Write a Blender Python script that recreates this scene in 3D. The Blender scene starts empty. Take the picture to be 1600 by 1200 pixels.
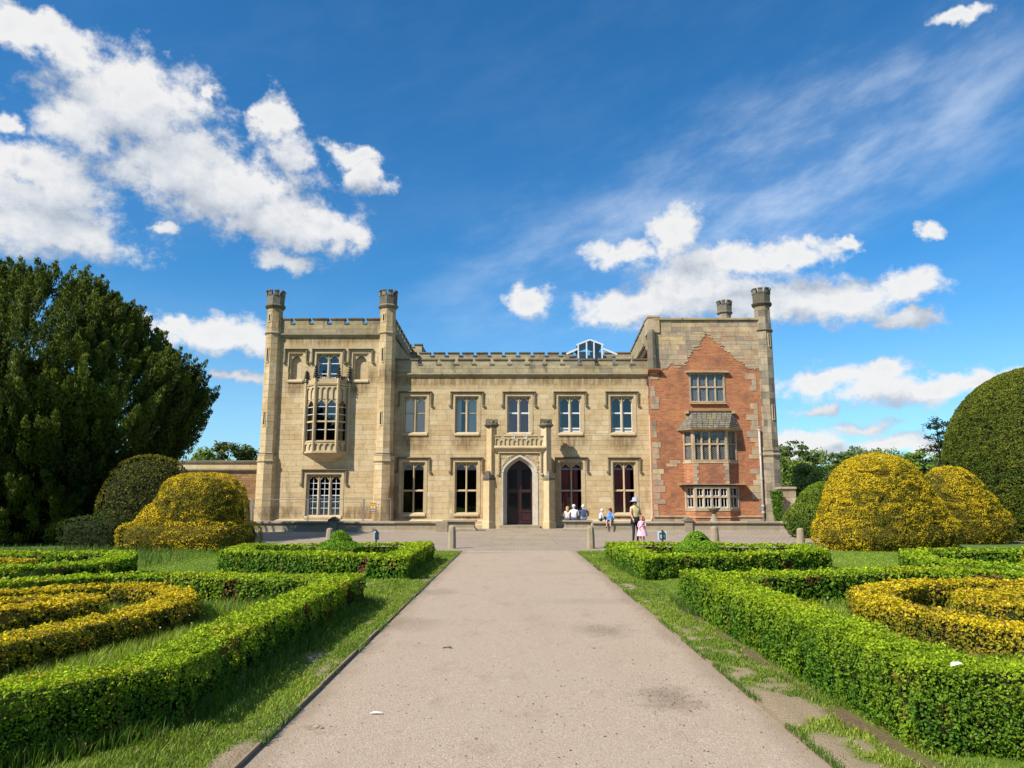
import bpy, math, random
import numpy as np
from mathutils import Vector, Matrix
random.seed(7); RNG = np.random.default_rng(11)
SC = bpy.context.scene; COL = SC.collection
R = math.radians

# ------------------------------------------------------------------ camera, sky, sun, exposure
FPX = 1150.0; CAMH = 1.68; TH = math.atan(181 / FPX); YAW = math.atan(4 / FPX)
cd = bpy.data.cameras.new('camera'); cam = bpy.data.objects.new('camera', cd); COL.objects.link(cam)
cd.sensor_width = 36; cd.lens = FPX / 1600 * 36; cd.clip_end = 4000; cd.clip_start = .05
cam.location = (0, 0, CAMH); cam.rotation_euler = (math.pi / 2 + TH, 0, YAW); SC.camera = cam

SUN_AZ, SUN_EL = R(51), R(41.5)              # sun behind the viewer's left shoulder
TOSUN = Vector((-math.sin(SUN_AZ) * math.cos(SUN_EL), -math.cos(SUN_AZ) * math.cos(SUN_EL), math.sin(SUN_EL)))
sl = bpy.data.lights.new('sun', 'SUN'); sun = bpy.data.objects.new('sun', sl); COL.objects.link(sun)
sl.energy = 5.0; sl.angle = R(.55); sl.color = (1, .95, .86)
sun.rotation_euler = TOSUN.to_track_quat('Z', 'Y').to_euler(); sun.location = (-30, -20, 60)
SC.view_settings.view_transform = 'Standard'; SC.view_settings.look = 'None'
SC.view_settings.exposure = 0.50; SC.view_settings.gamma = 1; SC.view_settings.use_curve_mapping = False

def ray(px, py):
    u = (px - 800) / FPX; v = (600 - py) / FPX
    c, s = math.cos(TH), math.sin(TH)
    x, y, z = u, c - v * s, s + v * c
    cy, sy = math.cos(YAW), math.sin(YAW)
    return (x * cy - y * sy, x * sy + y * cy, z)
def F(px, py, Y):                          # measured photo point on the wall plane at distance Y -> (x, z)
    d = ray(px, py); t = Y / d[1]; return (d[0] * t, CAMH + d[2] * t)
def FX(px, py, Y): return F(px, py, Y)[0]
def FZ(py, Y, px=805): return F(px, py, Y)[1]
def G(px, py, z=0):
    d = ray(px, py); t = (z - CAMH) / d[2]; return (d[0] * t, d[1] * t)

class NT:                                   # small node-tree helper
    def __init__(s, tree): s.t = tree; s.n = tree.nodes; s.l = tree.links
    def node(s, typ, **kw):
        n = s.n.new(typ)
        for k, v in kw.items(): setattr(n, k, v)
        return n
    def put(s, sock, v):
        if v is None: return
        if isinstance(v, bpy.types.NodeSocket): s.l.new(v, sock)
        else:
            if hasattr(sock, 'default_value'):
                try: sock.default_value = v
                except Exception: sock.default_value = (*v, 1.0)
    def math(s, op, a, b=None, c=None, clamp=False):
        n = s.node('ShaderNodeMath', operation=op); n.use_clamp = clamp
        for i, v in enumerate((a, b, c)): s.put(n.inputs[i], v)
        return n.outputs[0]
    def vec(s, op, a, b=None, c=None):
        n = s.node('ShaderNodeVectorMath', operation=op)
        for i, v in enumerate((a, b, c)): s.put(n.inputs[i], v)
        return n.outputs['Value'] if op in ('LENGTH', 'DOT_PRODUCT') else n.outputs[0]
    def mix(s, fac, a, b, mode='MIX'):
        n = s.node('ShaderNodeMix', data_type='RGBA', blend_type=mode)
        s.put(n.inputs[0], fac); s.put(n.inputs[6], col4(a)); s.put(n.inputs[7], col4(b))
        return n.outputs[2]
    def noise(s, vec, scale, detail=4, rough=.55, out=0, dim='3D'):
        n = s.node('ShaderNodeTexNoise', noise_dimensions=dim)
        s.put(n.inputs['Vector'], vec); n.inputs['Scale'].default_value = scale
        n.inputs['Detail'].default_value = detail; n.inputs['Roughness'].default_value = rough
        return n.outputs[out]
    def ramp(s, fac, stops):
        n = s.node('ShaderNodeValToRGB'); s.put(n.inputs[0], fac)
        cr = n.color_ramp
        while len(cr.elements) < len(stops): cr.elements.new(.5)
        for e, (p, c) in zip(cr.elements, stops): e.position = p; e.color = col4(c)
        return n.outputs[0]
    def sstep(s, v, lo, hi, a=0., b=1.):
        n = s.node('ShaderNodeMapRange', interpolation_type='SMOOTHSTEP')
        s.put(n.inputs[0], v); n.inputs[1].default_value = lo; n.inputs[2].default_value = hi
        n.inputs[3].default_value = a; n.inputs[4].default_value = b
        return n.outputs[0]
def col4(c):
    if isinstance(c, (int, float)): return (c, c, c, 1)
    if isinstance(c, (tuple, list)) and len(c) == 3: return (*c, 1)
    return c

def make_world():
    w = bpy.data.worlds.new('World'); SC.world = w; w.use_nodes = True
    k = NT(w.node_tree); k.n.clear()
    out = k.node('ShaderNodeOutputWorld'); bg = k.node('ShaderNodeBackground')
    sky = k.node('ShaderNodeTexSky', sky_type='NISHITA'); sky.sun_disc = False
    sky.sun_elevation = SUN_EL; sky.sun_rotation = -(math.pi - SUN_AZ)
    sky.air_density = 1.0; sky.dust_density = .25; sky.ozone_density = 4.0; sky.altitude = 60
    hs = k.node('ShaderNodeHueSaturation'); k.put(hs.inputs['Color'], sky.outputs[0])
    hs.inputs['Saturation'].default_value = 1.12; hs.inputs['Value'].default_value = 1.0; hs.inputs['Hue'].default_value = .497
    blue = k.mix(1.0, hs.outputs[0], (.55, .95, 1.12), 'MULTIPLY')
    h2 = k.node('ShaderNodeHueSaturation'); k.put(h2.inputs['Color'], blue); h2.inputs['Saturation'].default_value = 1.03; blue = h2.outputs[0]
    tc = k.node('ShaderNodeTexCoord').outputs['Generated']
    d = k.vec('NORMALIZE', tc)
    sp = k.node('ShaderNodeSeparateXYZ'); k.put(sp.inputs[0], d)
    az = k.math('ARCTAN2', sp.outputs[0], sp.outputs[1]); el = k.math('ARCSINE', sp.outputs[2])
    cb = k.node('ShaderNodeCombineXYZ'); k.put(cb.inputs[0], az); k.put(cb.inputs[1], el)
    P = cb.outputs[0]
    # cumulus clouds measured from the photograph: centre and half sizes
    blobs = [(70, 55, 80, 30), (20, 45, 40, 30), (105, 85, 45, 25), (205, 160, 118, 68), (120, 195, 62, 55), (60, 270, 105, 45), (80, 350, 118, 52), (20, 330, 70, 60),
             (285, 255, 100, 60), (365, 300, 115, 62), (450, 345, 100, 45), (525, 368, 45, 20), (425, 190, 26, 38), (452, 240, 34, 32), (445, 408, 52, 20),
             (550, 240, 42, 18), (575, 278, 40, 26), (262, 362, 18, 11), (322, 155, 12, 14), (8, 185, 14, 16),
             (1055, 365, 38, 36), (965, 392, 50, 18), (1130, 412, 120, 28), (1240, 396, 62, 17), (1316, 378, 26, 12), (1000, 478, 95, 30), (1090, 452, 95, 46),
             (1190, 475, 95, 40), (1300, 470, 115, 36), (1410, 448, 45, 32), (1430, 503, 40, 14), (825, 473, 36, 28), (1468, 357, 24, 12),
             (335, 522, 85, 30), (268, 505, 50, 16), (372, 588, 42, 9), (1375, 575, 45, 20), (1290, 592, 68, 18), (1420, 607, 118, 24), (1525, 598, 60, 18),
             (1275, 640, 36, 9), (1345, 666, 60, 11), (1250, 688, 80, 22), (1400, 690, 70, 16), (1500, 20, 45, 12)]
    def ae(px, py):
        x, y, z = ray(px, py); L = math.sqrt(x * x + y * y + z * z); return math.atan2(x, y), math.asin(z / L), L
    wob = k.vec('MULTIPLY_ADD', k.vec('SUBTRACT', k.noise(P, 17, 7, .60, 1), (.5, .5, .5)), (.075, .060, 0), P)
    def field(Pv):
        best = None
        for px, py, rx, ry in blobs:
            a, e, L = ae(px, py); sx = 1.07 * rx / FPX / L / math.cos(e); sy = 1.07 * ry / FPX / L
            q = k.vec('LENGTH', k.vec('MULTIPLY_ADD', Pv, (1 / sx, 1 / sy, 0), (-a / sx, -e / sy, 0)))
            best = q if best is None else k.math('SMOOTH_MIN', best, q, .25)
        return best
    def gen(Pv):                             # scattered cumulus all round, outside the photographed part of the sky
        n = k.noise(k.vec('MULTIPLY', Pv, (1, 1.6, 0)), 3.1, 3, .5)
        inside = k.vec('LENGTH', k.vec('MULTIPLY_ADD', Pv, (1 / .85, 1 / .62, 0), (0, -.22 / .62, 0)))
        return k.math('ADD', k.sstep(n, .50, .68, 1.5, .4), k.sstep(inside, 1., 1.2, 3, 0))
    q0 = k.math('MINIMUM', field(wob), gen(wob))
    off = k.vec('ADD', wob, (-.020, .045, 0))
    q1 = k.math('MINIMUM', field(off), gen(off))
    fine = k.noise(k.vec('MULTIPLY', P, (1, 1.2, 0)), 25, 9, .64)
    fine1 = k.noise(k.vec('MULTIPLY', k.vec('ADD', P, (-.008, .014, 0)), (1, 1.2, 0)), 25, 9, .64)
    d0 = k.math('ADD', k.math('SUBTRACT', 1.0, q0), k.math('MULTIPLY', k.math('SUBTRACT', fine, .5), 2.1))
    d1 = k.math('ADD', k.math('SUBTRACT', 1.0, q1), k.math('MULTIPLY', k.math('SUBTRACT', fine1, .5), 2.1))
    alpha = k.sstep(d0, -.26, .46)
    alpha = k.math('MULTIPLY', alpha, .96)
    lit = k.math('ADD', .66, k.math('MULTIPLY', k.math('SUBTRACT', d0, d1), .50), clamp=True)
    thick = k.sstep(d0, .5, 1.4, 0, .14)
    lit = k.math('SUBTRACT', lit, thick, clamp=True)
    cc = k.ramp(lit, [(0, (.25, .29, .35)), (.4, (.36, .395, .45)), (.7, (.50, .525, .56)), (1, (.645, .64, .635))])
    # cirrus veil
    a0, e0, _ = ae(1180, 300)
    rot = R(16)
    rel = k.vec('SUBTRACT', P, (a0, e0, 0))
    sp2 = k.node('ShaderNodeSeparateXYZ'); k.put(sp2.inputs[0], rel)
    u = k.math('ADD', k.math('MULTIPLY', sp2.outputs[0], math.cos(rot)), k.math('MULTIPLY', sp2.outputs[1], math.sin(rot)))
    v = k.math('SUBTRACT', k.math('MULTIPLY', sp2.outputs[1], math.cos(rot)), k.math('MULTIPLY', sp2.outputs[0], math.sin(rot)))
    c2 = k.node('ShaderNodeCombineXYZ'); k.put(c2.inputs[0], u); k.put(c2.inputs[1], k.math('MULTIPLY', v, 2.6))
    cir = k.noise(c2.outputs[0], 5.5, 9, .6)
    m = k.vec('LENGTH', k.vec('MULTIPLY', c2.outputs[0], (1 / .55, 1 / .36, 0)))
    veil = k.math('MULTIPLY', k.sstep(cir, .38, .78), k.sstep(m, .25, 1.15, .42, .03))
    veil = k.math('ADD', veil, k.sstep(m, .2, 1.0, .06, 0))
    hz = k.sstep(el, .02, .30, .32, 0)
    blue = k.mix(hz, blue, (4.6, 6.1, 7.4))
    cirrus_bg = k.mix(veil, blue, (6.6, 7.2, 7.8))
    cloud10 = k.mix(1.0, cc, (10, 10, 10), 'MULTIPLY')
    fin = k.mix(alpha, cirrus_bg, cloud10)
    k.put(bg.inputs['Color'], fin); bg.inputs['Strength'].default_value = .100
    k.l.new(bg.outputs[0], out.inputs[0])
make_world()

# ------------------------------------------------------------------ materials
def new_mat(name):
    m = bpy.data.materials.new(name); m.use_nodes = True
    k = NT(m.node_tree); k.n.clear()
    out = k.node('ShaderNodeOutputMaterial'); b = k.node('ShaderNodeBsdfPrincipled')
    k.l.new(b.outputs[0], out.inputs[0]); k.out = out
    return m, k, b
def geo_pos(k): return k.node('ShaderNodeNewGeometry').outputs['Position']
def bump(k, b, h, dist, strength=1.0):
    n = k.node('ShaderNodeBump'); n.inputs['Distance'].default_value = dist; n.inputs['Strength'].default_value = strength
    k.put(n.inputs['Height'], h); k.put(b.inputs['Normal'], n.outputs[0])

def stone_mat(name, cols, stain=.35, stain_col=(.10, .09, .075), rough=.9, mottle=.5, scale=1.0, sills=(), zsoot=None):
    m, k, b = new_mat(name); g = k.node('ShaderNodeNewGeometry'); P = g.outputs['Position']
    rnd = k.math('FRACT', k.math('ADD', k.node('ShaderNodeObjectInfo').outputs['Random'], g.outputs['Random Per Island']))
    n = len(cols)
    base = k.ramp(rnd, [(i / max(1, n - 1), c) for i, c in enumerate(cols)])
    mo = k.noise(P, 2.6 * scale, 6, .65)
    base = k.mix(k.math('MULTIPLY', k.sstep(mo, .3, .75), mottle), base, k.mix(1, base, (.62, .60, .56), 'MULTIPLY'))
    fi = k.noise(P, 22 * scale, 4, .7)
    base = k.mix(.35, base, k.mix(1, base, k.ramp(fi, [(.3, (.55, .55, .55)), (.7, (1.35, 1.35, 1.35))]), 'MULTIPLY'))
    st = k.noise(k.vec('MULTIPLY', P, (1.7, 1.7, .42)), .9, 7, .68)
    base = k.mix(k.math('MULTIPLY', k.sstep(k.noise(k.vec('MULTIPLY', P, (.8, .8, 1.1)), .55, 5, .6), .44, .66), stain * .8), base, k.mix(1, base, (.80, .69, .56), 'MULTIPLY'))
    base = k.mix(k.math('MULTIPLY', k.sstep(st, .53, .72), stain), base, stain_col)
    if sills or zsoot:
        streak = k.noise(k.vec('MULTIPLY', P, (4.5, 4.5, .8)), 1.0, 5, .65); dirt = None
        for cx, cz, hw, hz in sills:
            q = k.vec('LENGTH', k.vec('MULTIPLY_ADD', P, (1 / hw, 0, 1 / hz), (-cx / hw, 0, -cz / hz)))
            w = k.sstep(q, .35, 1.15, 1, 0); dirt = w if dirt is None else k.math('MAXIMUM', dirt, w)
        if zsoot:
            sz = k.node('ShaderNodeSeparateXYZ'); k.put(sz.inputs[0], P)
            w = k.sstep(k.math('ADD', sz.outputs[2], k.math('MULTIPLY', k.math('SUBTRACT', k.noise(P, .5, 4), .5), 5.)), zsoot[0], zsoot[1], 0, zsoot[2]); dirt = w if dirt is None else k.math('MAXIMUM', dirt, w)
        base = k.mix(k.math('MULTIPLY', dirt, k.sstep(streak, .28, .62, .15, .95)), base, k.mix(1, base, (.42, .38, .34), 'MULTIPLY'))
    k.put(b.inputs['Base Color'], base); b.inputs['Roughness'].default_value = rough
    b.inputs['Specular IOR Level'].default_value = .2
    bump(k, b, k.noise(P, 9, 6, .7), .02, .7)
    return m
def plain(name, c, rough=.6, spec=.3, metal=0., var=.18, scale=6.):
    m, k, b = new_mat(name); P = k.node('ShaderNodeTexCoord').outputs['Object']
    n = k.noise(P, scale, 4, .6)
    k.put(b.inputs['Base Color'], k.mix(n, tuple(x * (1 - var) for x in c), tuple(min(1, x * (1 + var)) for x in c)))
    b.inputs['Roughness'].default_value = rough; b.inputs['Specular IOR Level'].default_value = spec; b.inputs['Metallic'].default_value = metal
    return m
SAND = [(.55, .405, .21), (.60, .46, .26), (.57, .43, .235), (.62, .48, .285), (.54, .385, .19), (.65, .515, .32)]
M = {}
SILLS = []
for c in (648, 729, 810.5, 890.5, 972): SILLS.append((FX(c, 650, 46), FZ(683, 46) - .25, 1.15, .75))
for c in (461, 563): SILLS.append((FX(c, 600, 45.35), FZ(600, 45.35) - .1, .75, .8))
for c in (645, 728, 893, 976): SILLS.append((FX(c, 800, 46), FZ(808, 46) - .1, 1.1, .5))
SILLS += [(FX(440, 810, 45.35), .9, 2.2, .5), (FX(570, 810, 45.35), .8, 2.0, .7), (FX(700, 590, 46), FZ(590, 46), 9., .75), (FX(900, 590, 46), FZ(590, 46), 9., .75), (FX(510, 530, 45.35), FZ(528, 45.35), 4.2, .7), (FX(617, 790, 46), 1.6, .5, 2.0)]
M['sand'] = stone_mat('sandstone', SAND, .55, (.25, .185, .105), sills=SILLS, zsoot=(10.5, 15.5, .9))
M['trim'] = stone_mat('dressed_sandstone', [(.52, .395, .22), (.57, .45, .275), (.48, .36, .20)], .3, (.2, .16, .11))
M['mortar'] = stone_mat('mortar', [(.33, .235, .115), (.38, .28, .14)], .3, (.12, .1, .07))
M['weather'] = stone_mat('weathered_sandstone', [(.36, .295, .18), (.46, .38, .22), (.28, .24, .165), (.50, .40, .22)], .75, (.075, .07, .055), mottle=.7)
M['sooty'] = stone_mat('sooty_stone', [(.115, .10, .078), (.19, .165, .12), (.24, .205, .15)], .7, (.045, .042, .037), mottle=.8)
M['grey'] = stone_mat('grey_stone', [(.49, .38, .24), (.41, .325, .225), (.57, .435, .235), (.48, .31, .195), (.33, .265, .195), (.55, .43, .28)], .55, (.10, .09, .075), mottle=.75)
M['turretgrey'] = stone_mat('grey_turret_stone', [(.38, .315, .22), (.24, .205, .16), (.44, .355, .23), (.16, .14, .11), (.46, .375, .25)], .65, (.075, .07, .06), mottle=.8)
M['kerbstone'] = stone_mat('low_wall_stone', [(.32, .265, .18), (.36, .305, .215), (.27, .225, .155)], .6, (.13, .11, .08))
M['bollard'] = stone_mat('bollard_stone', [(.34, .285, .19), (.36, .30, .21)], .6, (.13, .115, .085), scale=2.5)
M['darkvoid'] = plain('dark_interior', (.035, .03, .026), .9, .1)
M['plaster'] = plain('interior_plaster', (.10, .085, .075), .9, .1)
M['roof'] = plain('roof_lead', (.16, .165, .17), .6, .3)
M['white'] = plain('white_paint', (.78, .78, .76), .45, .4, var=.06)
M['whitestone'] = stone_mat('pale_limestone', [(.54, .48, .38), (.60, .54, .44)], .35, (.3, .28, .24))
M['bar'] = plain('glazing_bar_white', (.62, .62, .60), .5, .3, var=.06)
M['leadcame'] = plain('lead_came', (.30, .31, .30), .5, .4)
M['blind'] = plain('white_blind', (.62, .64, .66), .85, .1, var=.07, scale=2)
M['net'] = plain('pale_curtain', (.80, .78, .72), .9, .1, var=.1, scale=3)
M['redcurtain'] = plain('red_curtain', (.50, .13, .13), .85, .1, var=.25, scale=4)
M['hood'] = stone_mat('dark_moulding', [(.20, .15, .085), (.26, .20, .115), (.16, .12, .075)], .5, (.07, .055, .04))  # hood moulds, a much darker brown than the dressed stone around them
M['maroon'] = plain('maroon_door_paint', (.036, .010, .009), .4, .5, var=.3, scale=3)
M['iron'] = plain('cast_iron', (.06, .062, .066), .55, .4)
M['pipewhite'] = plain('pale_downpipe', (.42, .40, .36), .5, .4, var=.12)
M['pipegrey'] = plain('grey_downpipe', (.30, .29, .27), .55, .4)
M['steel'] = plain('galvanised_steel', (.20, .20, .195), .6, .3)
M['signback'] = plain('blue_grey_sign_back', (.52, .62, .66), .5, .4)
M['darkpost'] = plain('dark_post', (.03, .035, .04), .5, .4)
M['timber'] = plain('weathered_timber', (.27, .20, .13), .85, .1, var=.3, scale=12)
M['litter'] = plain('white_paper', (.8, .8, .78), .7, .2, var=.05)
M['bark'] = plain('bark', (.085, .06, .04), .95, .05, var=.4, scale=8)
M['twig'] = plain('dead_twig', (.08, .05, .035), .9, .1, var=.3)
M['crocket'] = plain('blackened_stone', (.045, .042, .034), .95, .05, var=.4, scale=20)

def glass_mat():
    m, k, b = new_mat('window_glass'); k.n.remove(b)
    tr = k.node('ShaderNodeBsdfTransparent'); tr.inputs[0].default_value = (.92, .94, .93, 1)
    gl = k.node('ShaderNodeBsdfGlossy'); gl.inputs['Roughness'].default_value = .03; gl.inputs['Color'].default_value = (.9, .9, .9, 1)
    P = geo_pos(k); bm = k.node('ShaderNodeBump'); bm.inputs['Distance'].default_value = .02; bm.inputs['Strength'].default_value = .12
    k.put(bm.inputs['Height'], k.noise(P, 1.6, 2)); k.put(gl.inputs['Normal'], bm.outputs[0])
    fr = k.node('ShaderNodeFresnel'); fr.inputs[0].default_value = 1.62
    mx = k.node('ShaderNodeMixShader'); k.put(mx.inputs[0], fr.outputs[0]); k.l.new(tr.outputs[0], mx.inputs[1]); k.l.new(gl.outputs[0], mx.inputs[2])
    k.l.new(mx.outputs[0], k.out.inputs[0]); return m
M['glass'] = glass_mat()

def brick_mat():
    m, k, b = new_mat('old_red_brick'); P = geo_pos(k)
    sp = k.node('ShaderNodeSeparateXYZ'); k.put(sp.inputs[0], P)
    cb = k.node('ShaderNodeCombineXYZ'); k.put(cb.inputs[0], k.math('ADD', sp.outputs[0], k.math('MULTIPLY', sp.outputs[1], .7)))
    k.put(cb.inputs[1], k.math('ADD', sp.outputs[2], k.math('MULTIPLY', k.math('SUBTRACT', k.noise(P, 1.2, 3), .5), .07)))
    bt = k.node('ShaderNodeTexBrick'); k.put(bt.inputs['Vector'], cb.outputs[0])
    bt.inputs['Scale'].default_value = 1; bt.inputs['Brick Width'].default_value = .30; bt.inputs['Row Height'].default_value = .105
    bt.inputs['Mortar Size'].default_value = .013; bt.inputs['Bias'].default_value = -.15
    bt.inputs['Color1'].default_value = (.485, .155, .055, 1); bt.inputs['Color2'].default_value = (.285, .086, .04, 1); bt.inputs['Mortar'].default_value = (.33, .225, .14, 1)
    c = bt.outputs['Color']
    c = k.mix(k.math('MULTIPLY', k.sstep(k.noise(P, .55, 5, .6), .45, .7), .55), c, (.54, .235, .095))
    c = k.mix(k.math('MULTIPLY', k.sstep(k.noise(k.vec('MULTIPLY', P, (1.5, 1, 5)), 1.1, 6, .7), .6, .72), .6), c, (.56, .43, .33))
    c = k.mix(k.math('MULTIPLY', k.sstep(k.noise(k.vec('MULTIPLY', P, (2.5, 1, 8)), 1.6, 4, .7), .62, .7), .7), c, (.12, .05, .035))
    c = k.mix(k.math('MULTIPLY', k.sstep(k.noise(P, .8, 5, .65), .50, .66), .6), c, (.18, .085, .06))
    k.put(b.inputs['Base Color'], c); b.inputs['Roughness'].default_value = .92; b.inputs['Specular IOR Level'].default_value = .15
    bump(k, b, k.math('SUBTRACT', k.noise(P, 14, 5, .7), bt.outputs['Fac']), .02, .8)
    return m
M['brick'] = brick_mat()
def slate_mat():
    m, k, b = new_mat('stone_slates'); g = k.node('ShaderNodeNewGeometry'); P = g.outputs['Position']
    c = k.ramp(g.outputs['Random Per Island'], [(0, (.095, .08, .06)), (.5, (.155, .125, .09)), (1, (.12, .105, .08))])
    c = k.mix(k.sstep(k.noise(P, 5, 6, .7), .45, .65), c, (.23, .195, .14))
    c = k.mix(k.math('MULTIPLY', k.sstep(k.noise(P, 1.3, 5, .7), .52, .68), .6), c, (.22, .20, .08))
    k.put(b.inputs['Base Color'], c); b.inputs['Roughness'].default_value = .95
    bump(k, b, k.noise(P, 12, 5, .7), .03)
    return m
M['slate'] = slate_mat()

def leaf_mat(name, trans=.32, rough=.6, spec=.16, var=.36):
    m, k, b = new_mat(name); g = k.node('ShaderNodeNewGeometry')
    at = k.node('ShaderNodeAttribute'); at.attribute_name = 'leafcol'
    rnd = g.outputs['Random Per Island']
    c = k.mix(1, at.outputs['Color'], k.ramp(rnd, [(0, (1 - var, 1 - var * .9, 1 - var)), (.5, (1, 1, 1)), (1, (1 + var, 1 + var * .85, 1 + var * .5))]), 'MULTIPLY')
    k.put(b.inputs['Base Color'], c); b.inputs['Roughness'].default_value = rough; b.inputs['Specular IOR Level'].default_value = spec
    tl = k.node('ShaderNodeBsdfTranslucent'); k.put(tl.inputs[0], k.mix(1, c, (1.15, 1.2, .7), 'MULTIPLY'))
    mx = k.node('ShaderNodeMixShader'); mx.inputs[0].default_value = trans
    k.l.new(b.outputs[0], mx.inputs[1]); k.l.new(tl.outputs[0], mx.inputs[2]); k.l.new(mx.outputs[0], k.out.inputs[0])
    return m
M['leaf'] = leaf_mat('hedge_leaf'); M['yewleaf'] = leaf_mat('yew_needles', .2, .6, .15, .2); M['grassblade'] = leaf_mat('grass_blade', .35, .5, .25)
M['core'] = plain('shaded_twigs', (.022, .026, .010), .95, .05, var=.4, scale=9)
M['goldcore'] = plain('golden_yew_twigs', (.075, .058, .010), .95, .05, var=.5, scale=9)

def lawn_mat():
    m, k, b = new_mat('lawn_turf'); P = geo_pos(k)
    at = k.node('ShaderNodeAttribute'); at.attribute_name = 'bare'; bare = at.outputs['Fac']
    at2 = k.node('ShaderNodeAttribute'); at2.attribute_name = 'soil'; soil = at2.outputs['Fac']
    gcol = k.mix(k.noise(P, 3.5, 6, .7), (.09, .16, .018), (.20, .28, .035))
    gcol = k.mix(k.math('MULTIPLY', k.sstep(k.noise(P, .7, 4), .5, .7), .5), gcol, (.16, .20, .035))
    dirt = k.mix(k.noise(P, 8, 7, .75), (.30, .215, .13), (.44, .335, .215))
    dark = k.mix(k.noise(P, 14, 6, .75), (.14, .088, .052), (.25, .165, .10))
    c = k.mix(bare, gcol, dirt); c = k.mix(soil, c, dark)
    k.put(b.inputs['Base Color'], c); b.inputs['Roughness'].default_value = .95; b.inputs['Specular IOR Level'].default_value = .1
    bump(k, b, k.noise(P, 45, 4, .7), .03)
    return m
M['lawn'] = lawn_mat()
def far_grass():
    m, k, b = new_mat('field_grass'); P = geo_pos(k)
    k.put(b.inputs['Base Color'], k.mix(k.noise(P, .5, 6, .7), (.055, .11, .015), (.12, .19, .03))); b.inputs['Roughness'].default_value = 1
    bump(k, b, k.noise(P, 12, 4, .7), .05); return m
M['field'] = far_grass()
PX0, PX1 = -1.74, 2.01
def gravel_mat():
    m, k, b = new_mat('gravel_path'); P = geo_pos(k)
    vo = k.node('ShaderNodeTexVoronoi'); k.put(vo.inputs['Vector'], P); vo.inputs['Scale'].default_value = 85; vo.inputs['Randomness'].default_value = 1
    tone = k.node('ShaderNodeSeparateColor'); k.put(tone.inputs[0], vo.outputs['Color'])
    c = k.ramp(tone.outputs[0], [(0, (.325, .24, .168)), (.45, (.39, .295, .21)), (.8, (.415, .322, .232)), (1, (.48, .395, .30))])
    big = k.noise(P, 1.1, 7, .65)
    c = k.mix(k.math('MULTIPLY', k.sstep(big, .42, .7), .55), c, (.39, .305, .22))
    c = k.mix(k.math('MULTIPLY', k.sstep(k.noise(k.vec('MULTIPLY', P, (1, .55, 1)), 2.3, 6, .7), .52, .74), .55), c, (.265, .19, .13))
    c = k.mix(k.math('MULTIPLY', k.sstep(k.noise(k.vec('MULTIPLY', P, (1, .3, 1)), .45, 3, .6), .5, .75), .4), c, (.29, .21, .143))
    wob = k.vec('MULTIPLY_ADD', k.noise(P, 3, 5, .65, 1), (.7, .9, 0), P)
    for px, py, rx, ry, a in ((1045, 1092, .26, .42, .8), (940, 985, .36, .5, .7), (690, 925, .3, .6, .5), (640, 975, .5, .6, .45), (498, 1136, .1, .12, .7), (940, 940, 1.2, .4, .25), (880, 895, 1.2, .35, .2), (740, 864, 1.6, .35, .5)):
        x, y = G(px, py)
        q = k.vec('LENGTH', k.vec('MULTIPLY_ADD', wob, (1 / rx, 1 / ry, 0), (-(x + .35) / rx, -(y + .45) / ry, 0)))
        c = k.mix(k.sstep(q, .3, 1.35, a, 0), c, k.mix(tone.outputs[1], (.19, .13, .088), (.31, .235, .165)))
    sx = k.node('ShaderNodeSeparateXYZ'); k.put(sx.inputs[0], P)
    dm = k.math('MINIMUM', k.math('SUBTRACT', sx.outputs[0], PX0), k.math('SUBTRACT', PX1, sx.outputs[0]))
    ed = k.math('SUBTRACT', .34, k.math('ADD', dm, k.math('MULTIPLY', k.math('SUBTRACT', k.noise(k.vec('MULTIPLY', P, (1, .4, 1)), 2.2, 6, .7), .45), .7)))
    c = k.mix(k.sstep(ed, 0, .34, 0, .65), c, k.mix(k.noise(P, 12, 5, .7), (.20, .145, .095), (.30, .23, .155)))
    k.put(b.inputs['Base Color'], c); b.inputs['Roughness'].default_value = .95; b.inputs['Specular IOR Level'].default_value = .15
    h = k.math('SUBTRACT', k.math('MULTIPLY', big, 1.2), vo.outputs['Distance'])
    bump(k, b, h, .006, .5); return m
M['gravel'] = gravel_mat()
def sett_mat():
    m, k, b = new_mat('stone_setts'); P = geo_pos(k)
    bt = k.node('ShaderNodeTexBrick'); k.put(bt.inputs['Vector'], P); bt.inputs['Scale'].default_value = 1
    bt.inputs['Brick Width'].default_value = .24; bt.inputs['Row Height'].default_value = .30; bt.inputs['Mortar Size'].default_value = .022; bt.inputs['Mortar Smooth'].default_value = .4
    bt.inputs['Color1'].default_value = (.35, .27, .185, 1); bt.inputs['Color2'].default_value = (.27, .20, .135, 1); bt.inputs['Mortar'].default_value = (.19, .14, .10, 1)
    c = k.mix(k.math('MULTIPLY', k.sstep(k.noise(P, .35, 5, .65), .4, .65), .8), bt.outputs['Color'], k.mix(k.noise(P, 9, 5, .7), (.31, .235, .16), (.37, .29, .205)))
    c = k.mix(k.math('MULTIPLY', k.noise(P, 6, 5, .7), .35), c, (.37, .295, .225))
    k.put(b.inputs['Base Color'], c); b.inputs['Roughness'].default_value = .9
    bump(k, b, k.math('SUBTRACT', k.math('MULTIPLY', k.noise(P, 10, 4), .5), bt.outputs['Fac']), .03, .7); return m
M['setts'] = sett_mat()
M['flag'] = stone_mat('flagstone', [(.34, .27, .19), (.375, .30, .215), (.31, .24, .165)], .3, (.22, .17, .13))

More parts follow.
